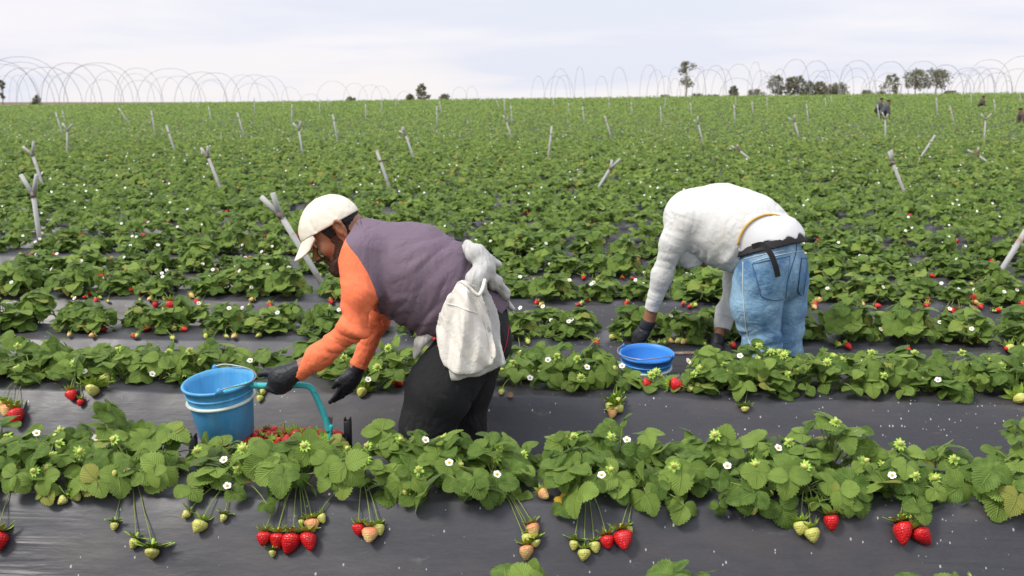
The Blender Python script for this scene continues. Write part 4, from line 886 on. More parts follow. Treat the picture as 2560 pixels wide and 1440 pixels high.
elb = np.exp(-(np.linalg.norm(V - A(905, 812, -.2), axis=1) / .13) ** 2); V = folds(V, N_, A(900, 740, -.2), A(860, 850, -.2), 95, .016, elb * (da < .03), 2.2)
fore = np.clip(1 - np.linalg.norm(V - A(800, 890, -.2), axis=1) / .2, 0, 1); V = folds(V, N_, A(884, 818, -.2), A(742, 930, -.2), 110, .010, fore * (da < .02), 4.2)
daf = d_all(armf, V); V = folds(V, N_, A(948, 760, .2), A(896, 915, .2), 110, .009, (daf < .02) * (V @ UP < A(900, 740)[2]), 5.2)
for dcx, cc in ((cuffn_d, cuffn), (cufff_d, cufff)):
    s_ = -(V - cc) @ dcx; m_ = (np.linalg.norm(V - cc, axis=1) < .12); V = V - N_ * (.0022 * np.exp(-((s_ - .022) / .004) ** 2) * m_)[:, None]
def raglan(P):
    pr_ = (P - Q(0, 0, 0) * 0); x = (P - A(884, 588)) @ CR; z = (P - A(884, 588)) @ UP; lt = (P - A(884, 588)) @ VX
    xe = np.interp(-z, [-.05, 0, .05, .10, .16, .20, .24], [-.02, .0, .048, .080, .106, .114, .098]); ln = (x - xe) * .8
    return np.minimum(np.maximum(ln, .020 - np.abs(lt)), np.minimum(d_all(armn, P), d_all(armf, P)) - d_all(torso, P) + .07 * np.clip((z + .235) / .05, 0, 1))
slv, trs = split(V, Fq, raglan, .0052)
sweaterVF = trs; allsw = bvh((V, Fq))
sw = add_part('sweater', trs, m_purple, man)
Vn, Fn = slv; near_ = (Vn[Fn].mean(1) - A(900, 700)) @ VX > 0
for sel in (near_, ~near_):
    v_, f_ = sub(Vn, Fn[sel]); link('sleeve', mk_mesh('sleeve', v_ - np.array(man.location), f_, [m_orange]), sw)
colr = solid(chain([A(897, 557, -.055), A(905, 575, -.09), A(884, 603, -.09), A(866, 605, -.05)], [.007, .008, .008, .007], .01) + chain([A(897, 557, -.055), A(900, 548, 0), A(905, 570, .08)], [.008, .008, .008], .01), .004)
link('collar', mk_mesh('collar', colr[0] - np.array(man.location), colr[1], [m_purple]), sw)
# trousers
tr = chain([A(1180, 795), A(1190, 850)], [.140, .135], .08, [(VX, 1.25)]) + chain([A(1175, 850, -.09), A(1100, 975, -.11), A(1066, 1070, -.12), A(1085, 1150, -.12), A(1115, 1225, -.12)], [.132, .116, .093, .088, .08], .06) + chain([A(1195, 850, .09), A(1170, 960, .11), A(1160, 1060, .12), A(1172, 1150, .12), A(1188, 1225, .12)], [.125, .096, .080, .08, .076], .04)
wst_n = norm(-CR * .5 + UP * .62)
def trp(X, g): return np.maximum(np.maximum(g, (X - A(1180, 772)) @ wst_n), -(X[:, 2] + .265))
V, Fq = solid(tr, .006, post=trp); V = relax(V, Fq, 1); N_ = vnormals(V, Fq)
V = folds(V, N_, A(1240, 900, -.1), A(1100, 990, -.1), 42, .006, None, .9); V = folds(V, N_, A(1030, 1000), A(1150, 1100), 60, .006, (V[:, 2] < A(0, 1010)[2]), 3.3)
trsr = add_part('trousers', (V, Fq), m_black, man); tb = bvh((V, Fq))
for pts in ([(1272, 815), (1262, 870), (1235, 930)],):
    l_ = seam_line(tb, pts)
    if len(l_) > 3: s_ = MB(); s_.tube(l_, .0016, 5); o_ = s_.build('stitching', m_redc, man); o_.parent = trsr
wb = solid([seg(A(1180, 795), A(1188, 840), .142, .137, .01, [(VX, 1.25)])], .006, off=.006, post=lambda X, g: np.maximum(g, np.abs((X - A(1185, 790)) @ wst_n) - .030)); add_part('undershirt', wb, m_redc, man)
gl = solid(hand_n, .003); gl = (gl[0], gl[1]); N_ = vnormals(*gl); add_part('glove', (gl[0] + N_ * ((vnoise(gl[0], 90, 2) - .5) * .004)[:, None], gl[1]), m_glove, man)
gl = solid(hand_f, .003); N_ = vnormals(*gl); add_part('glove', (gl[0] + N_ * ((vnoise(gl[0], 90, 2) - .5) * .004)[:, None], gl[1]), m_glove, man)
for w_, p_, s_ in ((wr_n, palm_n, 1), (wr_f, palm_f, 1)):
    ax_ = norm(w_ - p_); g_ = solid([seg(w_ - ax_ * .015, w_ + ax_ * .012, .031, .032, .005)], .0035); add_part('glove_cuff', g_, m_glove, man)
shoe('boot', np.array([*A(1105, 1215, -.12)[:2], -.255]), -CR, man, m_shoe); shoe('boot', np.array([*A(1180, 1215, .12)[:2], -.255]), -CR, man, m_shoe)

# grey jersey tied round the waist and the cream picking bag hanging from it
gz = thing('tied_jersey', A(1215, 690, -.1), 'pale grey jersey knotted around the waist over the purple sweater', 'jersey')
wc = A(1190, 715)
def on_sweater(px, py, off=.02):
    h_ = cast(allsw, px, py); return (h_[0] + norm(-ray(px, py)) * off) if h_ else A(px, py, -.14)
k1 = [A(1172, 618, -.02), on_sweater(1190, 632, .02), on_sweater(1212, 655, .025), A(1222, 668, -.15)]
P = chain(k1, [.024, .034, .036, .030], .02) + chain([A(1170, 612, .10), A(1172, 618, -.02)], [.02, .024], .02) + chain([A(1222, 655, -.10), A(1240, 662, -.06)], [.032, .022], .02)
P += chain([A(1208, 672, -.17), A(1192, 700, -.19), A(1202, 722, -.20)], [.034, .040, .026], .02)
P += chain([A(1215, 680, -.16), A(1240, 705, -.12), A(1262, 735, -.07), A(1268, 765, -.02)], [.026, .028, .024, .014], .02) + chain([A(1268, 765, -.02), A(1276, 770, .06)], [.014, .012], .02)
V, Fq = solid(P, .0045); N_ = vnormals(V, Fq); V = folds(V, N_, A(1172, 640), A(1240, 640), 90, .006, None, 2.0); V = folds(V, N_, A(1170, 700), A(1260, 640), 80, .006, None, 6.0)
add_part('knot', (V, Fq), m_grey, gz)
tail = solid(chain([A(1270, 760, -.03), A(1283, 772, -.03)], [.012, .008], .01) + chain([A(1275, 768, .0), A(1284, 782, .0)], [.008, .004], .01), .003); add_part('sleeve_end', tail, m_grey, gz)
fl_ = solid(chain([A(1075, 838, -.13), A(1050, 856, -.12), A(1038, 890, -.11)], [.016, .022, .010], .012, [(VX, .6)]), .004); V, Fq = fl_; V = folds(V, vnormals(V, Fq), A(1040, 850), A(1080, 850), 200, .004); add_part('loose_end', (V, Fq), m_canvas, gz)
bag = thing('picking_bag', A(1165, 900, -.25), 'cream canvas picking bag hanging from the waist over the black trousers', 'bag')
outl = [(1160, 700), (1140, 712), (1112, 748), (1090, 792), (1081, 828), (1086, 870), (1094, 905), (1100, 938), (1116, 952), (1150, 957), (1190, 950), (1225, 940), (1268, 916), (1262, 895), (1254, 860), (1252, 820), (1244, 780), (1232, 745), (1214, 715), (1196, 712)]
inner = [(1160, 700), (1140, 712), (1112, 748), (1090, 792), (1082, 828), (1086, 865), (1096, 900), (1108, 922), (1130, 937), (1170, 944), (1205, 938), (1230, 920), (1243, 898), (1238, 850), (1225, 790), (1208, 740), (1200, 718), (1190, 712)]
def bag_part(poly, dep, th, h=.005, r_=.010, seed=0.0):
    pts = np.array([[(A(x, y, dep) - A(0, 0, 0) * 0) @ CR, A(x, y, dep) @ UP] for x, y in poly]); c0 = A(1165, 830, dep); n0 = c0 @ VX
    lo, hi = pts.min(0), pts.max(0)
    def post(X, g):
        u = np.stack([X @ CR, X @ UP], 1); d2 = poly_d(u, pts) + r_; ins_ = np.clip(-d2 / .07, 0, 1) ** .5; ht_ = np.clip((hi[1] - u[:, 1]) / (hi[1] - lo[1]), 0, 1)
        cx_ = (u[:, 0] - (lo[0] + hi[0]) / 2) / (hi[0] - lo[0]); mid_ = n0 - .020 - .05 * cx_ ** 2 * 2 + (.022 * np.sin(cx_ * 9 + ht_ * 2.2 + seed) + .012 * np.sin(cx_ * 21 + ht_ * 4 + seed)) * (1 - ht_ * .2) * .7 - .02 * (1 - ht_)
        dd = np.abs(X @ VX - mid_) - th * (.25 + ins_ * (.35 + .65 * ht_)); e_ = np.stack([np.maximum(d2, 0), np.maximum(dd, 0)], 1); return np.linalg.norm(e_, axis=1) + np.minimum(np.maximum(d2, dd), 0) - r_ * .6
    cs = A((min(p[0] for p in poly) + max(p[0] for p in poly)) / 2, (min(p[1] for p in poly) + max(p[1] for p in poly)) / 2, dep); R = max(hi - lo) / 2 + .04
    lo3 = cs - (CR * R + UP * R + VX * .11); 
    V, Fq = solid([seg(cs - CR * R * .55 - UP * R * .55, cs + CR * R * .55 + UP * R * .55, R * .9, None, .02), seg(cs - CR * R * .55 + UP * R * .55, cs + CR * R * .55 - UP * R * .55, R * .9, None, .02)], h, post=None) if False else box_solid(cs, R, .12, h, post)
    return V, Fq
def box_solid(c, R, T, h, fn):
    """surface of fn < 0 inside an upright box round c"""
    g = ('fn', c, R, T); n = 2 * int(max(R, T) / h) + 3
    big = [('e', np.asarray(c, float), np.array([R * 1.5, R * 1.5, R * 1.5]), np.eye(3), 0, .0, None, '+')]
    lo = c - R * 1.1; nn = np.array([int(2.2 * R / h)] * 3); ax_ = [lo[i] + h * np.arange(nn[i]) for i in range(3)]
    X = np.stack(np.meshgrid(*ax_, indexing='ij'), -1).reshape(-1, 3); sl = np.abs((X - c) @ VX) < T; G = np.full(len(X), .2, np.float32); G[sl] = fn(X[sl], None)
    return nets(G.reshape(nn), lo, h)
def nets(G, lo, h):
    n = np.array(G.shape); ins = G < 0; c = np.zeros(n - 1, int)
    for dx in (0, 1):
        for dy in (0, 1):
            for dz in (0, 1): c += ins[dx:n[0] - 1 + dx, dy:n[1] - 1 + dy, dz:n[2] - 1 + dz]
    cells = np.argwhere((c > 0) & (c < 8)); vid = np.full(n - 1, -1, np.int64); vid[tuple(cells.T)] = np.arange(len(cells)); acc = np.zeros((len(cells), 3)); cnt = np.zeros(len(cells))
    C8 = [np.array(x) for x in ((0, 0, 0), (1, 0, 0), (0, 1, 0), (1, 1, 0), (0, 0, 1), (1, 0, 1), (0, 1, 1), (1, 1, 1))]
    for a, b in ((0, 1), (2, 3), (4, 5), (6, 7), (0, 2), (1, 3), (4, 6), (5, 7), (0, 4), (1, 5), (2, 6), (3, 7)):
        va_ = G[tuple((cells + C8[a]).T)]; vb_ = G[tuple((cells + C8[b]).T)]; m = (va_ < 0) != (vb_ < 0); t = np.where(m, va_ / (va_ - vb_ + 1e-12), 0); acc += m[:, None] * (C8[a] + (C8[b] - C8[a]) * t[:, None]); cnt += m
    V = lo + h * (cells + acc / cnt[:, None]); Q_ = []
    for ax in range(3):
        o1, o2 = [(1, 2), (2, 0), (0, 1)][ax]; sl0 = [slice(1, -1)] * 3; sl0[ax] = slice(0, n[ax] - 1); sl1 = list(sl0); sl1[ax] = slice(1, n[ax]); ch = ins[tuple(sl0)] != ins[tuple(sl1)]
        e_ = np.argwhere(ch); e_[:, o1] += 1; e_[:, o2] += 1; u = np.zeros(3, int); v = np.zeros(3, int); u[o1] = 1; v[o2] = 1
        q = np.stack([vid[tuple((e_ - u - v).T)], vid[tuple((e_ - v).T)], vid[tuple(e_.T)], vid[tuple((e_ - u).T)]], 1); fl = ~ins[tuple(e_.T)]; q[fl] = q[fl][:, ::-1]; Q_.append(q)
    Q_ = np.concatenate(Q_); return V, Q_[(Q_ >= 0).all(1)]
def finish_cloth(VF, it, fa, fb, freq, amp, seed, mask=None):
    V, Fq = VF; V = relax(V, Fq, it); N_ = vnormals(V, Fq); return folds(V, N_, fa, fb, freq, amp, mask, seed), Fq
b1 = finish_cloth(bag_part(outl, -.235, .011, r_=.006, seed=1.0), 1, A(1090, 850), A(1260, 830), 70, .008, 1.0); add_part('back_layer', b1, m_grey, bag)
b2 = finish_cloth(bag_part(inner, -.262, .012, r_=.006, seed=0.4), 1, A(1090, 870), A(1260, 800), 60, .009, 4.0); add_part('pouch', b2, m_canvas, bag); bb = bvh(b2)
s_ = MB()
for pts in ([(1118, 760), (1140, 764), (1165, 774), (1192, 784)], [(1190, 735), (1205, 780), (1218, 840), (1230, 895)]):
    l_ = seam_line(bb, pts, .001)
    if len(l_) > 3: s_.tube(l_, .0022, 5)
if len(s_.V): s_.build('seam', m_canvas, bag)
s_ = MB(); s_.tube(smooth_pts([A(1153, 704, -.285), A(1165, 712, -.295), A(1182, 728, -.295), A(1196, 738, -.29), A(1206, 722, -.27), A(1212, 700, -.22)], 6), .0065, 8); s_.build('tie_cord', m_canvas, bag)
# ------------------------------------------------------------------ second picker, bent over away from the camera on the next bed
m_hood = vcol('white_fleece', (.66, .655, .62), .92, .04, 6, 450, .5, .002, dirt=(.56, .52, .40), dscale=6, dlo=.58, dhi=.85, wr=.4)
m_denim = Mat('blue_denim', (.2, .33, .48), .85, .3)
c = m_denim.mix(m_denim.rng(m_denim.noise(6, 5, .6), .36, .62), srgb(72, 112, 150), srgb(150, 186, 208)); c = m_denim.mix(m_denim.rng(m_denim.noise(7, 5, .6), .62, .8, 0, .5), c, srgb(178, 188, 182))
w_ = m_denim.noise(1, 2, .5, m_denim.coord((260, 260, 30))); c = m_denim.mix(m_denim.rng(w_, .35, .7, 0, .22), c, srgb(70, 105, 140)); m_denim.setcol(c); _b = m_denim.bump(m_denim.noise(500, 2), .4, .002); m_denim.bump(m_denim.rng(m_denim.math('ABSOLUTE', m_denim.math('SUBTRACT', m_denim.noise(14, 3, .5, m_denim.coord((1, 1, 1.6)), .8), .5)), 0, .18), .30, .008, _b); m_denim = m_denim.m
m_thread = vcol('thread', (.55, .58, .55), .8, .2); m_seam2 = vcol('dark_denim', (.07, .14, .25), .85, .3, 30)
m_tee = vcol('white_cotton', (.68, .68, .67), .9, .04, 20, 400, .4); m_gold = vcol('gold_lining', (.58, .36, .07), .7, .2, 30)
m_belt = vcol('black_webbing', (.022, .020, .020), .6, .3, 40, 400, .5)
D2 = 4.87
man2 = thing('person', Q(1940, 1050, D2), 'person in white hooded top and light blue jeans, bent double, seen from behind', 'person')
def B(px, py, dd=0.0): return Q(px, py, D2 + dd)
LA = norm(CR * .62 + CF * .60)           # across his hips and shoulders, towards his right
sp2 = [B(1932, 665, .0), B(1900, 612, .04), B(1835, 575, .10), B(1760, 575, .16), B(1722, 590, .20)]
shl, shr = B(1716, 552, .05), B(1815, 600, .37)
ell_, wrl = B(1655, 690, .10), B(1620, 808, .16)
elr, wrr = B(1834, 703, .40), B(1793, 850, .24)
plm, prm = B(1602, 838, .17), B(1789, 885, .19)
hl = hand(wrl, plm, norm(-UP * .9 - CR * .45), norm(CF * .5 + CR * .6), norm(CF * .7 - CR * .5), [.5, .6, .7, .8], .95)
hr_ = hand(wrr, prm, norm(-UP - CR * .12), norm(-CR * .8 + CF * .3), norm(VX * .3 - CR * .8), [1.2, 1.3, 1.3, 1.3], .95)
F2 = norm(-UP * .90 - CR * .25 + CF * .3); U2 = norm(-CR * .75 + CF * .15 - UP * .45); L2 = norm(np.cross(F2, U2)); U2 = norm(np.cross(L2, F2))
ho2 = B(1770, 600, .34); hp2, hh2 = head_prims(ho2, F2, U2, L2)
hipl, hipr = B(1898, 700, -.06), B(1972, 700, .08)
legl = [hipl, B(1903, 860, -.05), B(1915, 1010, -.05)]; legr = [hipr, B(1965, 860, .09), B(1972, 1010, .09)]
body2 = list(hp2) + [seg(hh2(-.03, -.02), sp2[4], .055, .06, .03)] + chain(sp2, [.13, .12, .125, .13, .10], .06, [(LA, 1.2)]) + chain([shl, ell_, wrl], [.042, .036, .029], .02) + chain([shr, elr, wrr], [.034, .028, .027], .02) + chain(legl, [.085, .058, .042], .04) + chain(legr, [.085, .058, .042], .04) + [seg(legl[2], legl[2] + norm(-CR + CF * .5) * .12 - UP * .03, .038, .03, .03), seg(legr[2], legr[2] + norm(-CR + CF * .5) * .12 - UP * .03, .038, .03, .03)]
core2 = [(p[0], p[1], p[2], p[3] - .0025, p[4] - .0025, p[5], p[6], p[7]) for p in hl + hr_]
add_part('body', solid(body2 + core2, .0055), m_skin, man2)
ht2 = lambda P: (P - ho2) @ np.stack([F2, U2, L2]).T
def hp_(X, g):
    q = ht2(X); return np.maximum(g - .010 + (vnoise(X, 120) - .5) * .008, np.maximum(q[:, 0] - .05 - .5 * np.maximum(q[:, 1], 0) * .6, -(q[:, 1] + .05)))
add_part('hair', solid(hp2[:3], .005, post=hp_), m_hair, man2)
# hooded top
arml = chain([B(1722, 545, .05), B(1682, 605, .06), B(1655, 690, .10), B(1628, 775, .14)], [.090, .056, .047, .040], .045)
armr = chain([B(1800, 580, .34), B(1842, 640, .42), B(1834, 705, .40), B(1806, 828, .27)], [.095, .070, .055, .046], .04)
tor2 = chain([B(1736, 545, .16), B(1800, 556, .13), B(1868, 580, .07), B(1930, 630, .02)], [.145, .172, .172, .164], .08, [(LA, 1.12)]) + [seg(B(1775, 610, .12), B(1840, 632, .05), .075, .085, .08, [(LA, 1.3)])]
cl, cld = B(1628, 775, .14), norm(B(1628, 775, .14) - B(1655, 690, .10)); c2_, c2d = B(1806, 828, .27), norm(B(1806, 828, .27) - B(1834, 705, .40))
_t = bvh(solid(tor2, .012)); _p = [cast(_t, *q)[0] for q in ((1846, 618), (1905, 540), (1985, 560))]; print(_p)
wn = norm(-CR * .22 + UP * .93 - VX * .20); wc2 = B(1925, 618, .0); hn = norm(np.cross(_p[1] - _p[0], _p[2] - _p[0])); hn = hn if hn @ VX > 0 else -hn; hc = _p[0]
def hoodp(X, g):
    hem = (X - hc) @ hn - .010 * (vnoise(X, 14) - .5); a = np.where(np.linalg.norm(X - cl, axis=1) < .14, (X - cl) @ cld, -1); b = np.where(np.linalg.norm(X - c2_, axis=1) < .14, (X - c2_) @ c2d, -1)
    armz = np.minimum(d_all(arml, X), d_all(armr, X)); hem = np.maximum(hem, np.where((X - wc2) @ CR > .02, (wc2 - X) @ wn + .012, -1)); hem = np.where(armz < .015, -1, hem); return np.maximum(np.maximum(g, hem), np.maximum(a, b))
V, Fq = solid(tor2 + arml + armr, .0062, post=hoodp); V = relax(V, Fq, 1); N_ = vnormals(V, Fq); dl = d_all(arml, V); dr = d_all(armr, V); dt2 = d_all(tor2, V)
V = folds(V, N_, B(1690, 640, .0), B(1860, 650, .0), 60, .020, np.clip((B(0, 600)[2] - V[:, 2]) / .08, 0, 1) * (dl > .03), 1.1)
V = folds(V, N_, B(1682, 620), B(1628, 775), 95, .0035, (dl < .03), 2.3); V = folds(V, N_, B(1842, 660), B(1806, 828), 95, .004, (dr < .03), 6.1); V = folds(V, N_, B(1720, 500), B(1960, 520), 30, .004, dt2 < .03, 5.0)
for cc, dd_ in ((cl, cld), (c2_, c2d)):
    s_ = -(V - cc) @ dd_; V = V - N_ * ((.004 * np.exp(-((s_ - .062) / .006) ** 2) + .003 * (s_ < .055)) * (np.linalg.norm(V - cc, axis=1) < .16))[:, None]
hd = add_part('hooded_top', (V, Fq), m_hood, man2); hb = bvh((V, Fq))
hoodv = solid([ell(B(1715, 625, .13), (.085, .06, .085), None, .03), seg(B(1700, 600, .12), B(1735, 640, .13), .05, .055, .05)], .006); V, Fq = hoodv; V = folds(V, vnormals(V, Fq), B(1700, 600), B(1730, 660), 110, .008, None, 2); link('hood', mk_mesh('hood', V - np.array(man2.location), Fq, [m_hood]), hd)
def gold_edge():
    pts = []
    for a in np.linspace(-2.6, 2.6, 60):
        u = norm(np.cross(hn, LA)); w = norm(np.cross(u, hn)); d_ = math.cos(a) * -u * (1 if (-u) @ UP > 0 else -1) + math.sin(a) * w; base = B(1885, 590, .05); base = base - hn * ((base - hc) @ hn)
        lo_, hi_ = 0.0, .5
        for _ in range(22):
            m = (lo_ + hi_) / 2
            if d_all(tor2, (base + d_ * m)[None])[0] < 0: lo_ = m
            else: hi_ = m
        q_ = base + d_ * (lo_ + .001); x_, y_ = proj(q_)[0]
        if x_ < 1992 and y_ < 612: pts.append(q_)
    s_ = MB(); s_.tube(np.array(pts), .0055, 6); return s_
gmb = gold_edge(); gme = gmb.mesh('hem_lining', [m_gold]); gme.transform(Matrix.Translation(-Vector(man2.location))); link('hem_lining', gme, hd)
# undershirt, jeans, belt
wn = norm(-CR * .22 + UP * .93 - VX * .20); wc2 = B(1925, 618, .0)
pelv = [seg(B(1925, 610, .015), B(1932, 680, .0), .142, .150, .06, [(LA, 1.18)]), seg(B(1885, 590, .05), B(1925, 620, .01), .165, .148, .05, [(LA, 1.15)])]
def teep(X, g):
    ruff = .010 * np.sin(X @ LA * 75) + .012 * (vnoise(X, 30) - .5); return np.maximum(np.maximum(g, (wc2 - X) @ wn + .018 + ruff), (X - hc) @ -hn - .02)
V, Fq = solid(pelv, .0055, off=.010, post=teep); V = folds(V, vnormals(V, Fq), B(1860, 560), B(2000, 560), 90, .004, None, 3); add_part('undershirt', (V, Fq), m_tee, man2)
jp = [seg(B(1925, 620, .0), B(1934, 690, .0), .134, .132, .05, [(LA, 1.2)])] + [seg(B(1905, 665, -.08), B(1900, 705, -.075), .114, .110, .05), seg(B(1965, 665, .075), B(1964, 705, .085), .104, .100, .05)] + chain([B(1896, 700, -.07), B(1890, 760, -.06), B(1904, 860, -.05), B(1916, 985, -.05)], [.120, .116, .094, .078], .03) + chain([B(1970, 700, .085), B(1968, 770, .09), B(1967, 870, .09), B(1974, 985, .09)], [.100, .090, .078, .072], .018)
def jpp(X, g): return np.maximum(np.maximum(g, (X - wc2) @ wn - .012), -(X[:, 2] + .265))
V, Fq = solid(jp, .0055, post=jpp); V = relax(V, Fq, 1); N_ = vnormals(V, Fq)
V = folds(V, N_, B(1880, 820), B(1940, 940), 60, .012, np.clip((B(0, 790)[2] - V[:, 2]) / .05, 0, 1), 1.5); V = folds(V, N_, B(1840, 720), B(1960, 760), 45, .005, None, 7)
je = add_part('jeans', (V, Fq), m_denim, man2); jb = bvh((V, Fq)); jeansVF = (V, Fq)
for cs, bw in ((((1881, 660), (1974, 640), (1963, 745), (1902, 738)), 8), (((2003, 645), (2017, 647), (2008, 735), (1994, 725)), 6)):
    pv = patch(jb, cs, 16, 16, .0032, bw)
    if pv is not None:
        pk = link('pocket', mk_mesh('pocket', pv[0] - np.array(man2.location), pv[1], [m_denim]), je)
        n = 16; ring = [i * n for i in range(n)] + [(n - 1) * n + j for j in range(n)] + [i * n + n - 1 for i in range(n - 1, -1, -1)] + [j for j in range(n - 1, -1, -1)]
        s_ = MB(); nv_ = norm(-ray(1920, 700)); s_.tube(pv[0][ring] + nv_ * .0015, .0022, 5, caps=False); tm = s_.mesh('stitching', [m_seam2]); tm.transform(Matrix.Translation(-Vector(man2.location))); link('stitching', tm, je)
for nm, pts, r_, m_ in (('stitching', [(1882, 655), (1920, 644), (1985, 630), (2015, 628)], .0020, m_thread), ('stitching', [(1858, 655), (1858, 720), (1862, 790), (1872, 850), (1888, 885)], .0026, m_thread), ('stitching', [(1988, 575), (1990, 625), (1975, 680), (1966, 712)], .0026, m_seam2), ('stitching', [(1860, 648), (1900, 638), (1960, 626)], .002, m_thread), ('stitching', [(1905, 722), (1930, 722), (1925, 720)], .002, m_seam2)):
    l_ = seam_line(jb, pts, .002)
    if len(l_) > 3: s_ = MB(); s_.tube(l_, r_, 5); tm = s_.mesh(nm, [m_]); tm.transform(Matrix.Translation(-Vector(man2.location))); link(nm, tm, je)
bv_ = solid(jp[:1] + jp[1:3] + pelv[:1], .0052, off=.008, post=lambda X, g: np.maximum(g, np.abs((X - wc2) @ wn - .006 + .0) - .019)); be = add_part('belt', bv_, m_belt, man2)
tl = MB(); tp = smooth_pts([B(1880, 617, -.22), B(1905, 612, -.235), B(1925, 632, -.245), (B(1938, 662, -.245)), B(1945, 692, -.235)], 6); Vt = []
for i, p in enumerate(tp):
    t_ = norm(tp[min(i + 1, len(tp) - 1)] - tp[max(i - 1, 0)]); w_ = norm(np.cross(t_, VX)); n_ = np.cross(w_, t_)
    for a, b in ((-1, -1), (1, -1), (1, 1), (-1, 1)): Vt.append(p + w_ * a * .0125 + n_ * b * .0016)
Vt = np.array(Vt); n = len(tp); fq = [[i * 4 + j, i * 4 + (j + 1) % 4, i * 4 + 4 + (j + 1) % 4, i * 4 + 4 + j] for i in range(n - 1) for j in range(4)] + [[3, 2, 1, 0], [n * 4 - 4, n * 4 - 3, n * 4 - 2, n * 4 - 1]]
me = mk_mesh('belt_tail', Vt - np.array(man2.location), np.array(fq), [m_belt], smooth=False); fix_normals(me); link('belt_tail', me, be)
for cs in (((1866, 598), (1873, 596), (1877, 628), (1870, 630)), ((1971, 568), (1978, 567), (1982, 603), (1975, 604))):
    tb2 = bvh(bv_); pv = patch(tb2, cs, 5, 8, .004)
    if pv is not None: link('belt_loop', mk_mesh('belt_loop', pv[0] - np.array(man2.location), pv[1], [m_denim]), je)
for hh_ in (hl, hr_):
    gl = solid(hh_, .0032); N_ = vnormals(*gl); add_part('glove', (gl[0] + N_ * ((vnoise(gl[0], 90, 2) - .5) * .004)[:, None], gl[1]), m_glove, man2)
for w_, p_ in ((wrl, plm), (wrr, prm)):
    ax_ = norm(w_ - p_); add_part('glove_cuff', solid([seg(w_ - ax_ * .02, w_ + ax_ * .004, .035, .036, .005)], .0035), m_glove, man2)
shoe('boot', np.array([*B(1910, 1000, -.05)[:2], -.255]), norm(-CR + CF * .5), man2, m_shoe); shoe('boot', np.array([*B(1974, 1000, .09)[:2], -.255]), norm(-CR + CF * .5), man2, m_shoe)

# ------------------------------------------------------------------ far pickers, a few pixels tall
def far_person(px, py_top, py_bot, lean, top_m, label):
    t_ = None
    for D in np.linspace(25, YC - 1, 200):
        p = Q(px, py_bot, D)
        if p[2] <= E(p[0], p[1]) + .05: t_ = D; break
    D = t_ or YC - 2; base = Q(px, py_bot, D); base[2] = float(E(base[0], base[1])) - .3; hpx = (py_bot - py_top) / F * D + .3; s = hpx * .9
    o = thing('person', base, label, 'person', 'pickers working far off in the field'); f = CR * lean * .45; kq = .62
    hip = base + UP * s * .62; ch = hip + f * s * .22 + UP * s * .22; hd_ = ch + f * s * .13 + UP * s * .04
    body_ = [seg(hip, ch, .075, .085, .05, [(CF, 1.2)]), seg(ch, hd_ + UP * .06, .04, .04, .03), ell(hd_ + f * .04 + UP * .1, (.065, .06, .08), None, .02)]
    for sd_ in (-1, 1): body_ += chain([hip + CF * .08 * sd_, hip + CF * .09 * sd_ - UP * s * .30, base + CF * .1 * sd_ + UP * .06], [.06, .045, .035], .03) + chain([ch + CF * .17 * sd_, ch + CF * .18 * sd_ + f * .10 - UP * .26, ch + CF * .15 * sd_ + f * .22 - UP * .46], [.038, .032, .026], .03)
    add_part('body', solid(body_, .02), m_skin, o)
    add_part('trousers', solid(body_[3:5] + body_[7:9], .02, off=.018), m_black, o)
    add_part('jacket', solid([body_[0]] + body_[5:6] + body_[9:10], .02, off=.025), top_m, o)
    add_part('hat', solid([ell(hd_ + f * .03 + UP * .16, (.075, .075, .05), None, .02)], .02), m_black, o)
m_drab = vcol('drab_cloth', (.085, .085, .10), .9, .2); m_brown = vcol('brown_cloth', (.10, .075, .065), .9, .2)
far_person(2192, 243, 286, 1, m_drab, 'distant picker in dark clothes, slimmer of a pair near the skyline')
far_person(2207, 246, 300, 1, m_drab, 'distant picker in dark clothes, nearer one of a pair just behind a forked post')
far_person(2450, 240, 268, 1, m_brown, 'distant stooping picker in brown near the skyline under the hoops')
far_person(2558, 270, 308, -1, m_brown, 'distant stooping picker in brown cut by the edge of the picture')
# ------------------------------------------------------------------ carts, buckets, crates
m_blue = vcol('blue_plastic', (.085, .36, .62), .5, .12, 8, 200, .2, .002, spec=.5, dirt=(.16, .22, .28), dscale=14, dlo=.56, dhi=.84)
def streaked(name, a, b, dirt):
    M = Mat(name, a, .45, .5); st = M.noise(1.0, 5, .65, M.coord((34, 34, 5))); c = M.mix(M.rng(st, .4, .75, 0, .75), a, b); c = M.mix(M.rng(M.noise(16, 6, .65), .56, .74, 0, .6), c, dirt); M.setcol(c); M.bump(st, .15, .003); M.L.new(M.rng(st, .3, .7, .38, .62), M.b.inputs['Roughness']); return M.m
m_blue = streaked('worn_blue_plastic', (.06, .32, .60), (.16, .44, .66), (.17, .24, .24))
m_blue2 = vcol('bright_blue_plastic', (.045, .25, .66), .4, .08, 8, 200, .15, .002, spec=.5, dirt=(.10, .18, .40), dscale=14, dlo=.62, dhi=.9)
m_rim = vcol('pale_rim', (.60, .68, .60), .5, .1, 20, 100, .2, .002, dirt=(.40, .42, .34), dscale=18)
m_wire = vcol('wire', (.35, .34, .33), .4, .2, 40, metal=.7)
m_turq = vcol('turquoise_paint', (.06, .50, .50), .45, .15, 20, 90, .5, .004, dirt=(.06, .045, .04), dscale=38, dlo=.60, dhi=.68)
m_rust = vcol('rusty_steel', (.20, .14, .11), .75, .4, 30, 90, .5, .004, dirt=(.35, .33, .32), dscale=30)
m_crate = vcol('black_crate_plastic', (.018, .018, .020), .45, .3, 10, 200, .2, .003, dirt=(.09, .08, .07), dscale=8, dlo=.62, dhi=.85)
m_wheel = vcol('tyre', (.02, .02, .02), .8, .3)
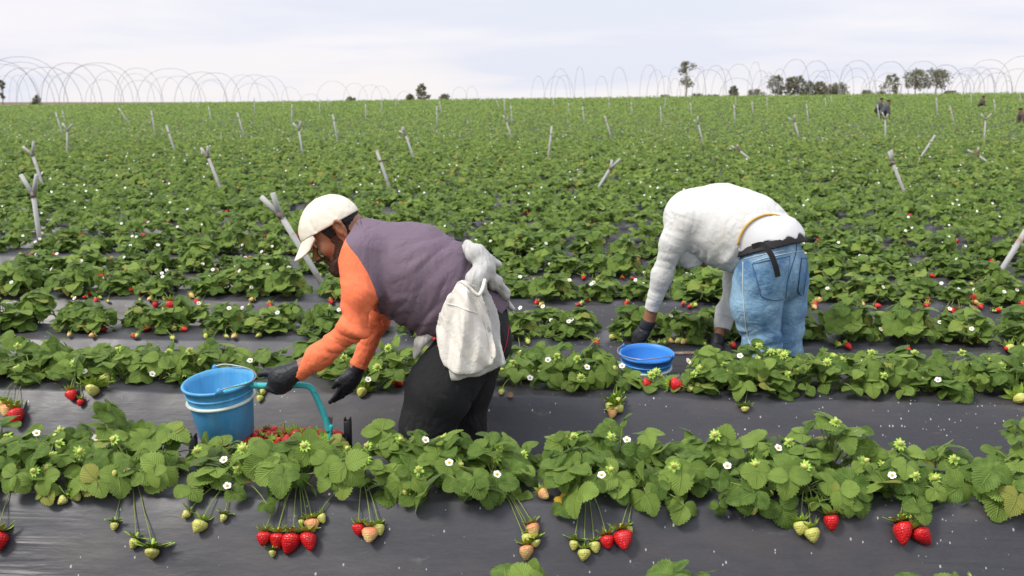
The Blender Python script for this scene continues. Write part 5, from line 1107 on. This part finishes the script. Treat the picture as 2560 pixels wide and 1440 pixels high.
def bucket(c, R, r, H, mat, tilt, label, ear_dirs, bail, name='bucket'):
    """c is the middle of the rim"""
    o = thing(name, c - UP * H, label, 'bucket'); M = tilt
    def rev(prof, sides=56, cap=None):
        V = []; a = np.linspace(0, 2 * math.pi, sides, endpoint=False)
        for rr, z in prof:
            V.append(np.stack([rr * np.cos(a), rr * np.sin(a), np.full(sides, z)], 1))
        V = np.concatenate(V); n = len(prof); j = np.arange(sides); k = (j + 1) % sides; Fq = np.concatenate([np.stack([i * sides + j, i * sides + k, (i + 1) * sides + k, (i + 1) * sides + j], 1) for i in range(n - 1)]); fs = [Fq]
        if cap: fs += [np.stack([j[::-1]]), np.stack([(n - 1) * sides + j])]
        return V, fs
    X = lambda V: V @ M.T + c
    rt = lambda z: r + (R - r) * (1 + z / H)
    prof = [(0.0005, -H), (r * .96, -H), (r, -H + .006), (rt(-.05), -.05), (rt(-.012), -.012), (R + .006, -.010), (R + .007, -.002), (R + .003, .002), (R - .002, -.001), (rt(-.02) - .005, -.02), (r - .005, -H + .012), (0.0005, -H + .010)]
    b = MB(); V, fs = rev(prof); a = np.arctan2(V[:, 1], V[:, 0]); V[:, :2] *= (1 + .006 * np.cos(2 * a) + .004 * np.cos(3 * a + 1))[:, None]; b.add(X(V), fs); 
    for z in (-.040,): V, fs = rev([(rt(z) + .0005, z - .004), (rt(z) + .004, z - .002), (rt(z) + .004, z + .002), (rt(z) + .0005, z + .004)]); b.add(X(V), fs)
    b.build('shell', mat, o)
    b = MB(); V, fs = rev([(rt(-.07) + .001, -.075), (rt(-.07) + .008, -.074), (rt(-.07) + .011, -.069), (rt(-.07) + .008, -.064), (rt(-.07) + .001, -.063)]); b.add(X(V), fs); b.build('ring', m_rim, o)
    ears = []
    for d in ear_dirs:
        d = norm(d - (M @ UP) * (d @ (M @ UP))); p = c + d * (R + .006); e_ = MB(); t_ = np.cross(M @ UP, d); pts = [p - t_ * .016 - M @ UP * .004, p - t_ * .008 + M @ UP * .012, p + M @ UP * .018, p + t_ * .008 + M @ UP * .012, p + t_ * .016 - M @ UP * .004]
        Vv = [q + d * s_ * .0025 for s_ in (-1, 1) for q in pts]; e_.add(Vv, [np.array([[0, 1, 2, 3, 4]]), np.array([[9, 8, 7, 6, 5]]), np.array([[i, 5 + i, 5 + (i + 1) % 5, (i + 1) % 5] for i in range(5)])]); e_.build('ear', mat, o); ears.append(p + M @ UP * .010)
    w = MB(); w.tube(smooth_pts([ears[0]] + bail + [ears[1]], 8), .0026, 6); w.build('bail', m_wire, o); return o
def tilt_m(rx, ry):
    return np.array(Matrix.Rotation(rx, 3, 'X') @ Matrix.Rotation(ry, 3, 'Y'))
DB = 3.66
bc = Q(545, 951, DB); Mt = np.array(Matrix.Rotation(rad(7), 3, CR) ) @ np.array(Matrix.Rotation(rad(-4.5), 3, Vector(CF)))
bucket(bc, .125, .098, .218, m_blue, Mt, 'scuffed blue bucket with a pale ring and wire handle, on the front cart', [-CR * .35 + CF, CR * .30 - CF],
       [bc - CR * .0 + CF * .118 + UP * .03, bc + CR * .09 + CF * .085 + UP * .022, bc + CR * .135 + CF * .02 + UP * .012, bc + CR * .125 - CF * .06 + UP * .006, bc + CR * .08 - CF * .11 + UP * .006])
cart = thing('picking_cart', Q(680, 1245, 3.78), 'turquoise tube cart with bent handle, gripped by the man in the cream cap', 'cart')
def T(pts, r, name, m, par, sides=10, n=8):
    s_ = MB(); s_.tube(smooth_pts(pts, n) if len(pts) > 2 else pts, r, sides); return s_.build(name, m, par)
T([Q(612, 962, 3.645), Q(640, 964, 3.645), Q(700, 965, 3.645), Q(752, 963, 3.645), Q(778, 970, 3.645), Q(794, 1000, 3.645), Q(812, 1042, 3.645), Q(822, 1078, 3.645)], .0115, 'handle', m_turq, cart)
T([Q(826, 1042, 3.66), Q(822, 1080, 3.66), Q(818, 1160, 3.68)], .0095, 'strut', m_rust, cart); T([Q(828, 1062, 3.64), Q(824, 1110, 3.65), Q(820, 1160, 3.68)], .0075, 'strut', m_turq, cart)
T([Q(612, 962, 3.645), Q(560, 985, 3.68), Q(532, 1060, 3.70), Q(524, 1150, 3.69)], .0095, 'strut', m_turq, cart)
zc_ = -.17
cx0, cx1 = Q(505, 1120, 3.70), Q(860, 1120, 3.70)
cc_ = (cx0 + cx1) / 2; cc_[2] = -.125; Lc = np.linalg.norm((cx1 - cx0)[:2]); Wc = .20; Hc_ = .17
crate = thing('crate', cc_ - UP * .09, 'black plastic crate full of picked strawberries, on the front cart', 'crate'); Rm = np.stack([CR, CF, UP], 1)
def crate_build(c, Lx, Wy, Hz, par):
    b = MB(); b.box(c - UP * (Hz / 2 - .006), (Lx - .01, Wy - .01, .010), Rm, bev=.002); b.build('base', m_crate, par)
    for s in (-1, 1):
        for ax_, L_, o_ in ((CR, Lx, CF * Wy / 2), (CF, Wy - .02, CR * Lx / 2)):
            b = MB(); cen = c + o_ * s; th = (L_, .006, .0) if ax_ is CR else (.006, L_, .0)
            for z, hh in ((-Hz / 2 + .015, .028), (Hz / 2 - .012, .024), (0, .012)): b.box(cen + UP * z, (th[0] or .006, th[1], hh), Rm, bev=.0015)
            for q in np.linspace(-.47, .47, 9): b.box(cen + ax_ * L_ * q, (.010 if ax_ is CR else .005, .005 if ax_ is CR else .010, Hz - .03), Rm, bev=.001)
            b.build('side', m_crate, par)
    for sx in (-1, 1):
        for sy in (-1, 1):
            b = MB(); p = c + CR * sx * Lx / 2 + CF * sy * Wy / 2; b.box(p + UP * .028, (.028, .030, Hz + .05), Rm, bev=.004); b.box(p + UP * (Hz / 2 + .058) - CR * .010, (.007, .022, .014), Rm, bev=.002); b.box(p + UP * (Hz / 2 + .058) + CR * .010, (.007, .022, .014), Rm, bev=.002); b.build('corner_post', m_crate, par)
crate_build(cc_, Lc, Wc, Hc_, crate)
# cart frame under the crate, wheel and leg
fz = -.20
for s in (-1, 1): T([cc_ - CR * Lc * .55 + CF * s * .12 + UP * (fz - cc_[2]), cc_ + CR * Lc * .55 + CF * s * .12 + UP * (fz - cc_[2])], .009, 'rail', m_turq, cart)
T([cc_ - CR * Lc * .5 - CF * .12 + UP * (fz - cc_[2]), cc_ - CR * Lc * .5 + CF * .12 + UP * (fz - cc_[2])], .009, 'rail', m_turq, cart)
wc_ = cc_ - CR * Lc * .50; wc_[2] = -.245
ang = np.linspace(0, 2 * math.pi, 25); s_ = MB(); s_.tube([wc_ + CR * math.cos(a) * .048 + UP * math.sin(a) * .048 for a in ang], .014, 8, caps=False); s_.build('wheel', m_wheel, cart)
T([wc_ - CF * .13, wc_ + CF * .13], .006, 'axle', m_rust, cart)
for s in (-1, 1): T([cc_ + CR * Lc * .45 + CF * s * .12 + UP * (fz - cc_[2]), cc_ + CR * Lc * .47 + CF * s * .12 + UP * (-.305 - cc_[2])], .008, 'leg', m_rust, cart)
# bucket shelf behind the crate's left end
bt_ = bc - (Mt @ UP) * .215
s_ = MB(); s_.box(bt_ - UP * .012, (.16, .16, .006), Rm, bev=.001); s_.build('bucket_plate', m_rust, cart)
T([bt_ - UP * .015, cc_ - CR * Lc * .40 + UP * (fz - cc_[2])], .009, 'strut', m_turq, cart)
# picked berries in the crate: each its own thing
gr = np.random.default_rng(9); cells_ = []
WORD = ['glossy', 'dark', 'plump', 'long', 'small', 'round']
for i in range(15):
    for j in range(5):
        f_, g_ = (i + .5) / 15 - .5, (j + .5) / 5 - .5
        p = cc_ + CR * (f_ * (Lc - .06) + gr.normal(0, .006)) + CF * (g_ * (Wc - .06) + gr.normal(0, .006)) + UP * (Hc_ / 2 + .004 + .022 * gr.random() - .015 * abs(f_ * 2) ** 3)
        cells_.append((i, j, p))
COLN = 'first second third fourth fifth sixth seventh eighth ninth tenth eleventh twelfth thirteenth fourteenth fifteenth'.split()
for i, j, p in cells_:
    kind = 'red' if gr.random() < .93 else 'half'; ix = int(gr.integers(len(BERRY[kind]))); bm_, cm_, R, H = BERRY[kind][ix]; ax = norm(gr.normal(0, 1, 3) + np.array([0, 0, -.2])); sc = gr.uniform(.95, 1.25); p2 = p - ax * H * sc * .5
    o = put_berry(None, kind, p2, ax, sc, gr, ix, 'picked_strawberry')
    tag(o, f"picked {'ripe red' if kind == 'red' else 'half ripe'} strawberry in the black crate, {('front', 'second', 'middle', 'fourth', 'back')[j]} line, {COLN[i]} from the bucket end", 'strawberry', 'picked strawberries in the black crate')
s_ = MB(); s_.box(cc_ + UP * (Hc_ / 2 - .045), (Lc - .03, Wc - .03, .06), Rm, bev=.01); lo_ = s_.build('fill', m_red, crate); lo_.name = 'lower_berries'; tag(lo_, kind='stuff')

# second cart and bucket
b2c = Q(1617, 882, 4.80); M2 = np.array(Matrix.Rotation(rad(7), 3, CR))
bucket(b2c, .125, .092, .22, m_blue2, M2, 'bright blue bucket half hidden by leaves, in front of the picker in white', [-CR * .75 + CF * .6, CR * .75 - CF * .5],
       [b2c - CR * .135 + CF * .03 + UP * .012, b2c - CR * .13 - CF * .05 + UP * .002, b2c - CR * .05 - CF * .13 + UP * .0, b2c + CR * .05 - CF * .12 + UP * .006])
cart2 = thing('picking_cart', Q(1690, 1050, 4.87), 'worn cart with a thin straight handle, held by the picker in white', 'cart')
T([Q(1560, 893, 4.97), Q(1690, 884, 4.95), Q(1770, 886, 4.93), Q(1792, 898, 4.92), Q(1800, 950, 4.92), Q(1805, 1010, 4.92)], .0095, 'handle', m_rust, cart2); T([Q(1745, 889, 4.92), Q(1775, 889, 4.915)], .011, 'grip', m_turq, cart2)
b2b = b2c - UP * .22
s_ = MB(); s_.box(b2b - UP * .010, (.17, .17, .006), Rm, bev=.001); s_.build('bucket_plate', m_rust, cart2)
e2 = Q(1805, 1010, 4.92); T([b2b - UP * .014 - CR * .05, np.array([e2[0], e2[1], b2b[2] - .014])], .009, 'rail', m_rust, cart2); T([b2b - UP * .014, b2b * [1, 1, 0] + UP * -.30], .008, 'leg', m_rust, cart2); T([np.array([e2[0], e2[1], b2b[2] - .014]), np.array([e2[0], e2[1], -.30])], .008, 'leg', m_rust, cart2)
T([Q(1805, 1005, 4.92), np.array([e2[0], e2[1], b2b[2] - .014])], .009, 'strut', m_rust, cart2)

# ------------------------------------------------------------------ grey tunnel posts standing in the beds
m_post = vcol('post_galvanised', (.40, .40, .38), .7, .18, 9, 60, .3, .004, dirt=(.30, .15, .08), dscale=5, dlo=.58, dhi=.70)
POSTS = [((107, 655), (83, 485), (52, 437), (92, 437)), ((107, 464), (81, 385), (57, 367), (84, 354)), ((168, 377), (168, 325), (156, 308), (181, 310)), ((156, 337), (139, 280)), ((161, 301), (156, 276)), ((322, 306), (296, 270)), ((388, 335), (378, 276)), ((437, 379), (416, 313)),
         ((549, 466), (519, 389), (502, 370), (520, 366)), ((529, 303), (521, 266)), ((610, 338), (593, 281)), ((637, 283), (635, 244)), ((494, 275), (494, 253)), ((729, 308), (730, 261)), ((756, 380), (747, 323), (732, 307), (752, 303)), ((799, 283), (799, 251)), ((843, 350), (832, 285)), ((710, 270), (705, 248)),
         ((971, 461), (941, 375)), ((1033, 390), (1013, 335), (998, 327), (1007, 317)), ((914, 301), (914, 260)), ((954, 283), (954, 244)), ((990, 268), (988, 243)), ((1093, 310), (1092, 265)), ((1103, 281), (1099, 253)), ((1262, 281), (1261, 248)), ((1280, 305), (1277, 263)), ((1278, 341), (1265, 302), (1258, 288), (1270, 293)), ((1371, 390), (1380, 315)),
         ((1386, 268), (1382, 244)), ((1422, 283), (1422, 258)), ((1461, 307), (1456, 265)), ((1528, 343), (1512, 290)), ((1523, 270), (1522, 244)), ((1500, 463), (1527, 419), (1530, 400), (1551, 397)), ((1579, 285), (1578, 254)), ((1654, 310), (1651, 265)), ((1663, 271), (1663, 244)), ((1248, 270), (1241, 251)),
         ((1730, 288), (1725, 256)), ((1756, 349), (1745, 308), (1734, 300), (1745, 291)), ((1838, 305), (1835, 261)), ((1865, 390), (1846, 375), (1828, 365), (1843, 362)), ((1883, 285), (1880, 253)), ((1919, 270), (1917, 243)), ((1997, 342), (1986, 302), (1970, 294), (1987, 286)), ((2021, 305), (2016, 261)), ((2065, 268), (2063, 244)),
         ((2214, 342), (2213, 296), (2205, 280), (2221, 285)), ((2199, 302), (2193, 261)), ((2259, 476), (2231, 405), (2222, 378), (2229, 375)), ((2303, 392), (2338, 338)), ((2343, 285), (2341, 244)), ((2385, 307), (2375, 265)), ((2461, 347), (2464, 298), (2452, 285), (2479, 284)), ((2461, 400), (2444, 387), (2419, 375), (2446, 369)), ((2489, 285), (2485, 248)), ((2552, 258), (2550, 228)), ((2429, 258), (2427, 236)),
         ((800, 700), (700, 535), (653, 492), (682, 483)), ((2495, 690), (2572, 565), (2590, 530), (2600, 545)), ((820, 268), (819, 245)), ((1840, 262), (1839, 243)), ((2080, 258), (2078, 240))]
def ground_d(px, py, h=0.0):
    for D in np.linspace(5, YC - .5, 900):
        p = Q(px, py, D)
        if p[2] <= float(E(p[0], p[1])) + h: return D
    return YC - .5
order = sorted(range(len(POSTS)), key=lambda i: POSTS[i][0][0]); band_n = {}
for i in order:
    pp = POSTS[i]; (bx, by), (tx, ty) = pp[0], pp[1]; D = ground_d(bx, by, .12); D = {0: 8.7}.get(i, D)
    if i == 59: D = 6.9
    if i == 60: D = 7.1
    b0 = Q(bx, by, D); top = Q(tx, ty, D); dr = norm(top - b0); g0 = float(E(b0[0], b0[1])); low = b0 - dr * ((b0[2] - g0 + .25) / max(dr[2], .35)); r = .020
    fork = len(pp) == 4; band = 'near' if by > 430 else 'middle' if by > 320 else 'far'; band_n[(band, fork)] = band_n.get((band, fork), -1) + 1
    ld = (tx - bx) / max(1, by - ty); lean = 'upright' if abs(ld) < .12 else 'leaning' if abs(ld) < .6 else 'tilted'
    place = {'near': 'beyond the pickers', 'middle': 'in midfield', 'far': 'near the skyline'}[band]
    t = thing('forked_post' if fork else 'tunnel_post', low, f"{lean} grey {'forked post' if fork else 'post'} {place}, {ordn(band_n[(band, fork)])} of its kind from the left", 'post', 'grey posts standing in the strawberry field')
    s_ = MB(); s_.tube([low, (low + top) / 2, top], r, 10); s_.build('shaft', m_post, t)
    if fork:
        for a in pp[2:]:
            s_ = MB(); e_ = Q(a[0], a[1], D + (.03 if a is pp[2] else -.03)); s_.tube([top - dr * .015, top + (e_ - top) * .5 + UP * -.006, e_], r * .92, 10); s_.build('fork_arm', m_post, t)
        s_ = MB(); s_.tube([top - dr * .03, top + dr * .015], r * 1.22, 10); s_.build('collar', m_rust, t)
    elif D < 60:
        s_ = MB(); s_.tube([top - dr * .16, top - dr * .14], r * 1.25, 10); s_.build('collar', m_rust, t)

# ------------------------------------------------------------------ bare tunnel hoops beyond the crest
m_hoop = vcol('hoop_steel', (.34, .36, .38), .6, .2, 4)
HO = [(-30, 150, 210, 0), (-5, 160, 190, 0), (47, 142, 210, 0), (50, 155, 170, 0), (118, 168, 150, 0), (60, 170, 150, 0), (172, 157, 150, 0), (172, 182, 120, 0), (242, 157, 190, 0), (228, 162, 150, 0), (275, 178, 110, 0), (342, 170, 120, 0), (417, 171, 160, 0), (455, 190, 110, 0), (410, 192, 90, 0), (497, 180, 130, 0), (536, 182, 120, 0), (602, 187, 90, 0), (636, 187, 110, 0), (668, 190, 100, 0), (728, 218, 50, 0), (775, 235, 50, 0), (832, 203, 84, 0), (888, 208, 60, 0), (925, 212, 60, 0), (952, 215, 50, 0), (1010, 228, 40, 0), (1148, 218, 40, 0), (1180, 216, 30, 0),
      (1402, 172, 50, .5), (1450, 167, 26, .4), (1345, 190, 40, .5), (1550, 168, 60, .5), (1505, 190, 40, .4), (1624, 162, 64, .4), (1640, 175, 44, -.4), (1693, 168, 50, .4), (1662, 190, 40, .3), (1790, 163, 72, .3), (1808, 172, 60, .4), (1848, 160, 74, .3), (1890, 155, 46, .5), (1905, 176, 60, .4), (1990, 148, 86, .3), (1950, 172, 50, .3), (2043, 152, 82, .2), (2046, 177, 66, .2), (2052, 190, 50, .2), (2120, 162, 40, .3), (2148, 151, 90, .1), (2142, 170, 76, .1), (2140, 192, 60, .1), (2226, 154, 96, .1), (2220, 182, 80, .1), (2308, 153, 100, 0), (2300, 176, 90, 0), (2368, 162, 96, 0), (2420, 170, 90, 0), (2395, 184, 70, 0), (2476, 149, 110, 0), (2480, 171, 90, 0), (2455, 168, 80, 0), (2560, 140, 120, 0), (2545, 172, 100, 0), (2592, 165, 90, 0)]
hr = np.random.default_rng(4)
HO += [(float(hr.uniform(1300, 2560)), float(hr.uniform(158, 205)), float(hr.uniform(24, 84)), float(hr.uniform(-.9, .9))) for _ in range(22)] + [(float(hr.uniform(0, 700)), float(hr.uniform(180, 215)), float(hr.uniform(50, 110)), float(hr.uniform(-.3, .3))) for _ in range(10)]
for i, (px, ty, w, lean) in enumerate(sorted(HO)):
    D = max(78, min(230, 2580 * 6.2 / max(w, 30) * (1.0 if px < 1100 else .62))); D = min(D, 150 if px > 1200 else 200); top = Q(px, ty, D); gz_ = float(E(top[0], top[1])) - .3; W_ = w / F * D * 1.02 * .5; Hh = top[2] - gz_
    yaw = hr.normal(0, .15) + lean; ax_ = CR * math.cos(yaw) + CF * math.sin(yaw) ; t = np.linspace(0, math.pi, 25); s_sag = hr.normal(0, .05) * W_ * 2
    pts = [np.array([top[0], top[1], gz_]) + ax_ * (W_ * np.sign(math.cos(a)) * abs(math.cos(a)) ** .85 * (1 - .04 * math.sin(a))) + UP * Hh * abs(math.sin(a)) ** .82 + CF * math.sin(a) * lean * 1.2 + CR * math.sin(a) ** 2 * s_sag * .5 for a in t]
    o = MB(); o.tube(np.array(pts) - np.array([top[0], top[1], gz_]), .017 if D < 100 else .023, 6); ob = link('tunnel_hoop', o.mesh('tunnel_hoop', [m_hoop]), None, (top[0], top[1], gz_))
    tag(ob, f"bare {'wide' if w > 120 else 'narrow' if w < 60 else 'thin'} grey tunnel hoop on the skyline, {ordn(i)} hoop from the left", 'hoop', 'bare tunnel hoops on the skyline')

# ------------------------------------------------------------------ trees on the skyline
m_bark = vcol('bark', (.22, .18, .14), .9, .3, 4); m_euc = leaf_mat('gum_leaf', (.12, .13, .07), (.27, .26, .16), (.22, .23, .15))
TR = [(1055, 209, 254, 34, 'dense', 0), (1026, 236, 254, 24, 'dense', 0), (1110, 236, 254, 30, 'dense', 0), (1716, 150, 250, 52, 'tall', 0), (1663, 238, 250, 28, 'dense', 0), (1745, 236, 250, 40, 'dense', 0), (1835, 215, 250, 26, 'dense', 0), (1780, 238, 250, 34, 'dense', 0), (1888, 224, 250, 44, 'dense', 0), (1943, 187, 248, 40, 'loose', 0), (1975, 192, 248, 26, 'loose', 0), (1998, 188, 248, 40, 'loose', 0), (2022, 202, 248, 34, 'loose', 0), (2050, 203, 248, 34, 'loose', 0), (2072, 212, 248, 30, 'loose', 0), (2100, 207, 246, 44, 'loose', 0), (2168, 226, 246, 34, 'dense', 0), (2228, 184, 246, 48, 'dense', 0), (2292, 172, 246, 66, 'round', 0), (2345, 172, 246, 64, 'round', 0), (2375, 228, 244, 30, 'dense', 0), (2202, 232, 246, 24, 'dense', 0), (90, 238, 264, 22, 'dense', 0), (2, 196, 262, 14, 'tall', 0), (875, 243, 254, 26, 'dense', 0)]
tg = np.random.default_rng(12)
for i, (px, ty, by, w, sty, _) in enumerate(sorted(TR)):
    D = 165.0; top = Q(px, ty, D); base = np.array([top[0], top[1], float(E(top[0], top[1])) - .5]); Ht = top[2] - base[2]; Wd = w / F * D * .62
    lb = {'dense': 'bushy dark tree', 'loose': 'airy grey green tree', 'tall': 'tall slim gum tree with a high crown', 'round': 'broad round crowned gum tree'}[sty]
    o = thing('tree', base, f"{lb} on the skyline, {ordn(i)} from the left", 'tree', 'trees on the skyline'); b = MB(); n_l = 5 if sty != 'tall' else 7
    trunk = [np.zeros(3) + base, base + UP * Ht * .35 + CR * tg.normal(0, .1), base + UP * Ht * .65 + CR * tg.normal(0, .2), base + UP * Ht * .9]; b.tube(smooth_pts(trunk, 4), np.linspace(.16, .03, 13) * (Ht / 8), 7); cl_ = []
    c0 = {'dense': .18, 'loose': .28, 'tall': .42, 'round': .42}[sty]
    for q in range(11 if sty != 'round' else 16):
        u = c0 + (.98 - c0) * (q + .5) / (11 if sty != 'round' else 16); wz = math.sin(math.pi * min(1, (u - c0) / (1 - c0) * .82 + .15)) ** .7; a = q * 2.4 + tg.normal(0, .3)
        if sty == 'tall' and .55 < u < .72: continue
        c = base + UP * Ht * min(u, .93) + np.array([math.cos(a), math.sin(a), 0]) * Wd * wz * tg.uniform(.3, .8) * (.7 if sty == 'tall' and u < .6 else 1); cl_.append((c, Wd * wz * tg.uniform(.30, .55)))
        m_ = base + UP * Ht * u * .72; b.tube([m_, (m_ + c) / 2 + UP * .1, c], np.array([.05, .035, .015]) * Ht / 8, 5)
    b.build('trunk', m_bark, o); P = []; 
    for c, r_ in cl_:
        n_ = 80; d = norm(tg.normal(0, 1, (n_, 3))) * (tg.random((n_, 1)) ** .45) * r_ * np.array([1, 1, .85]); P.append(c + d)
    P = np.concatenate(P); G = tg.normal(0, 1, P.shape) + [0, 0, -.6]; Nn = tg.normal(0, 1, P.shape) + [0, 0, .7]
    V, Fq, UV, va = leaves(P, G, Nn, tg.uniform(.20, .42, len(P)) * max(.75, Ht / 9), 3, tg, False); link('crown', mk_mesh('crown', V - base, Fq, [m_euc], uv=UV, var=va), o)
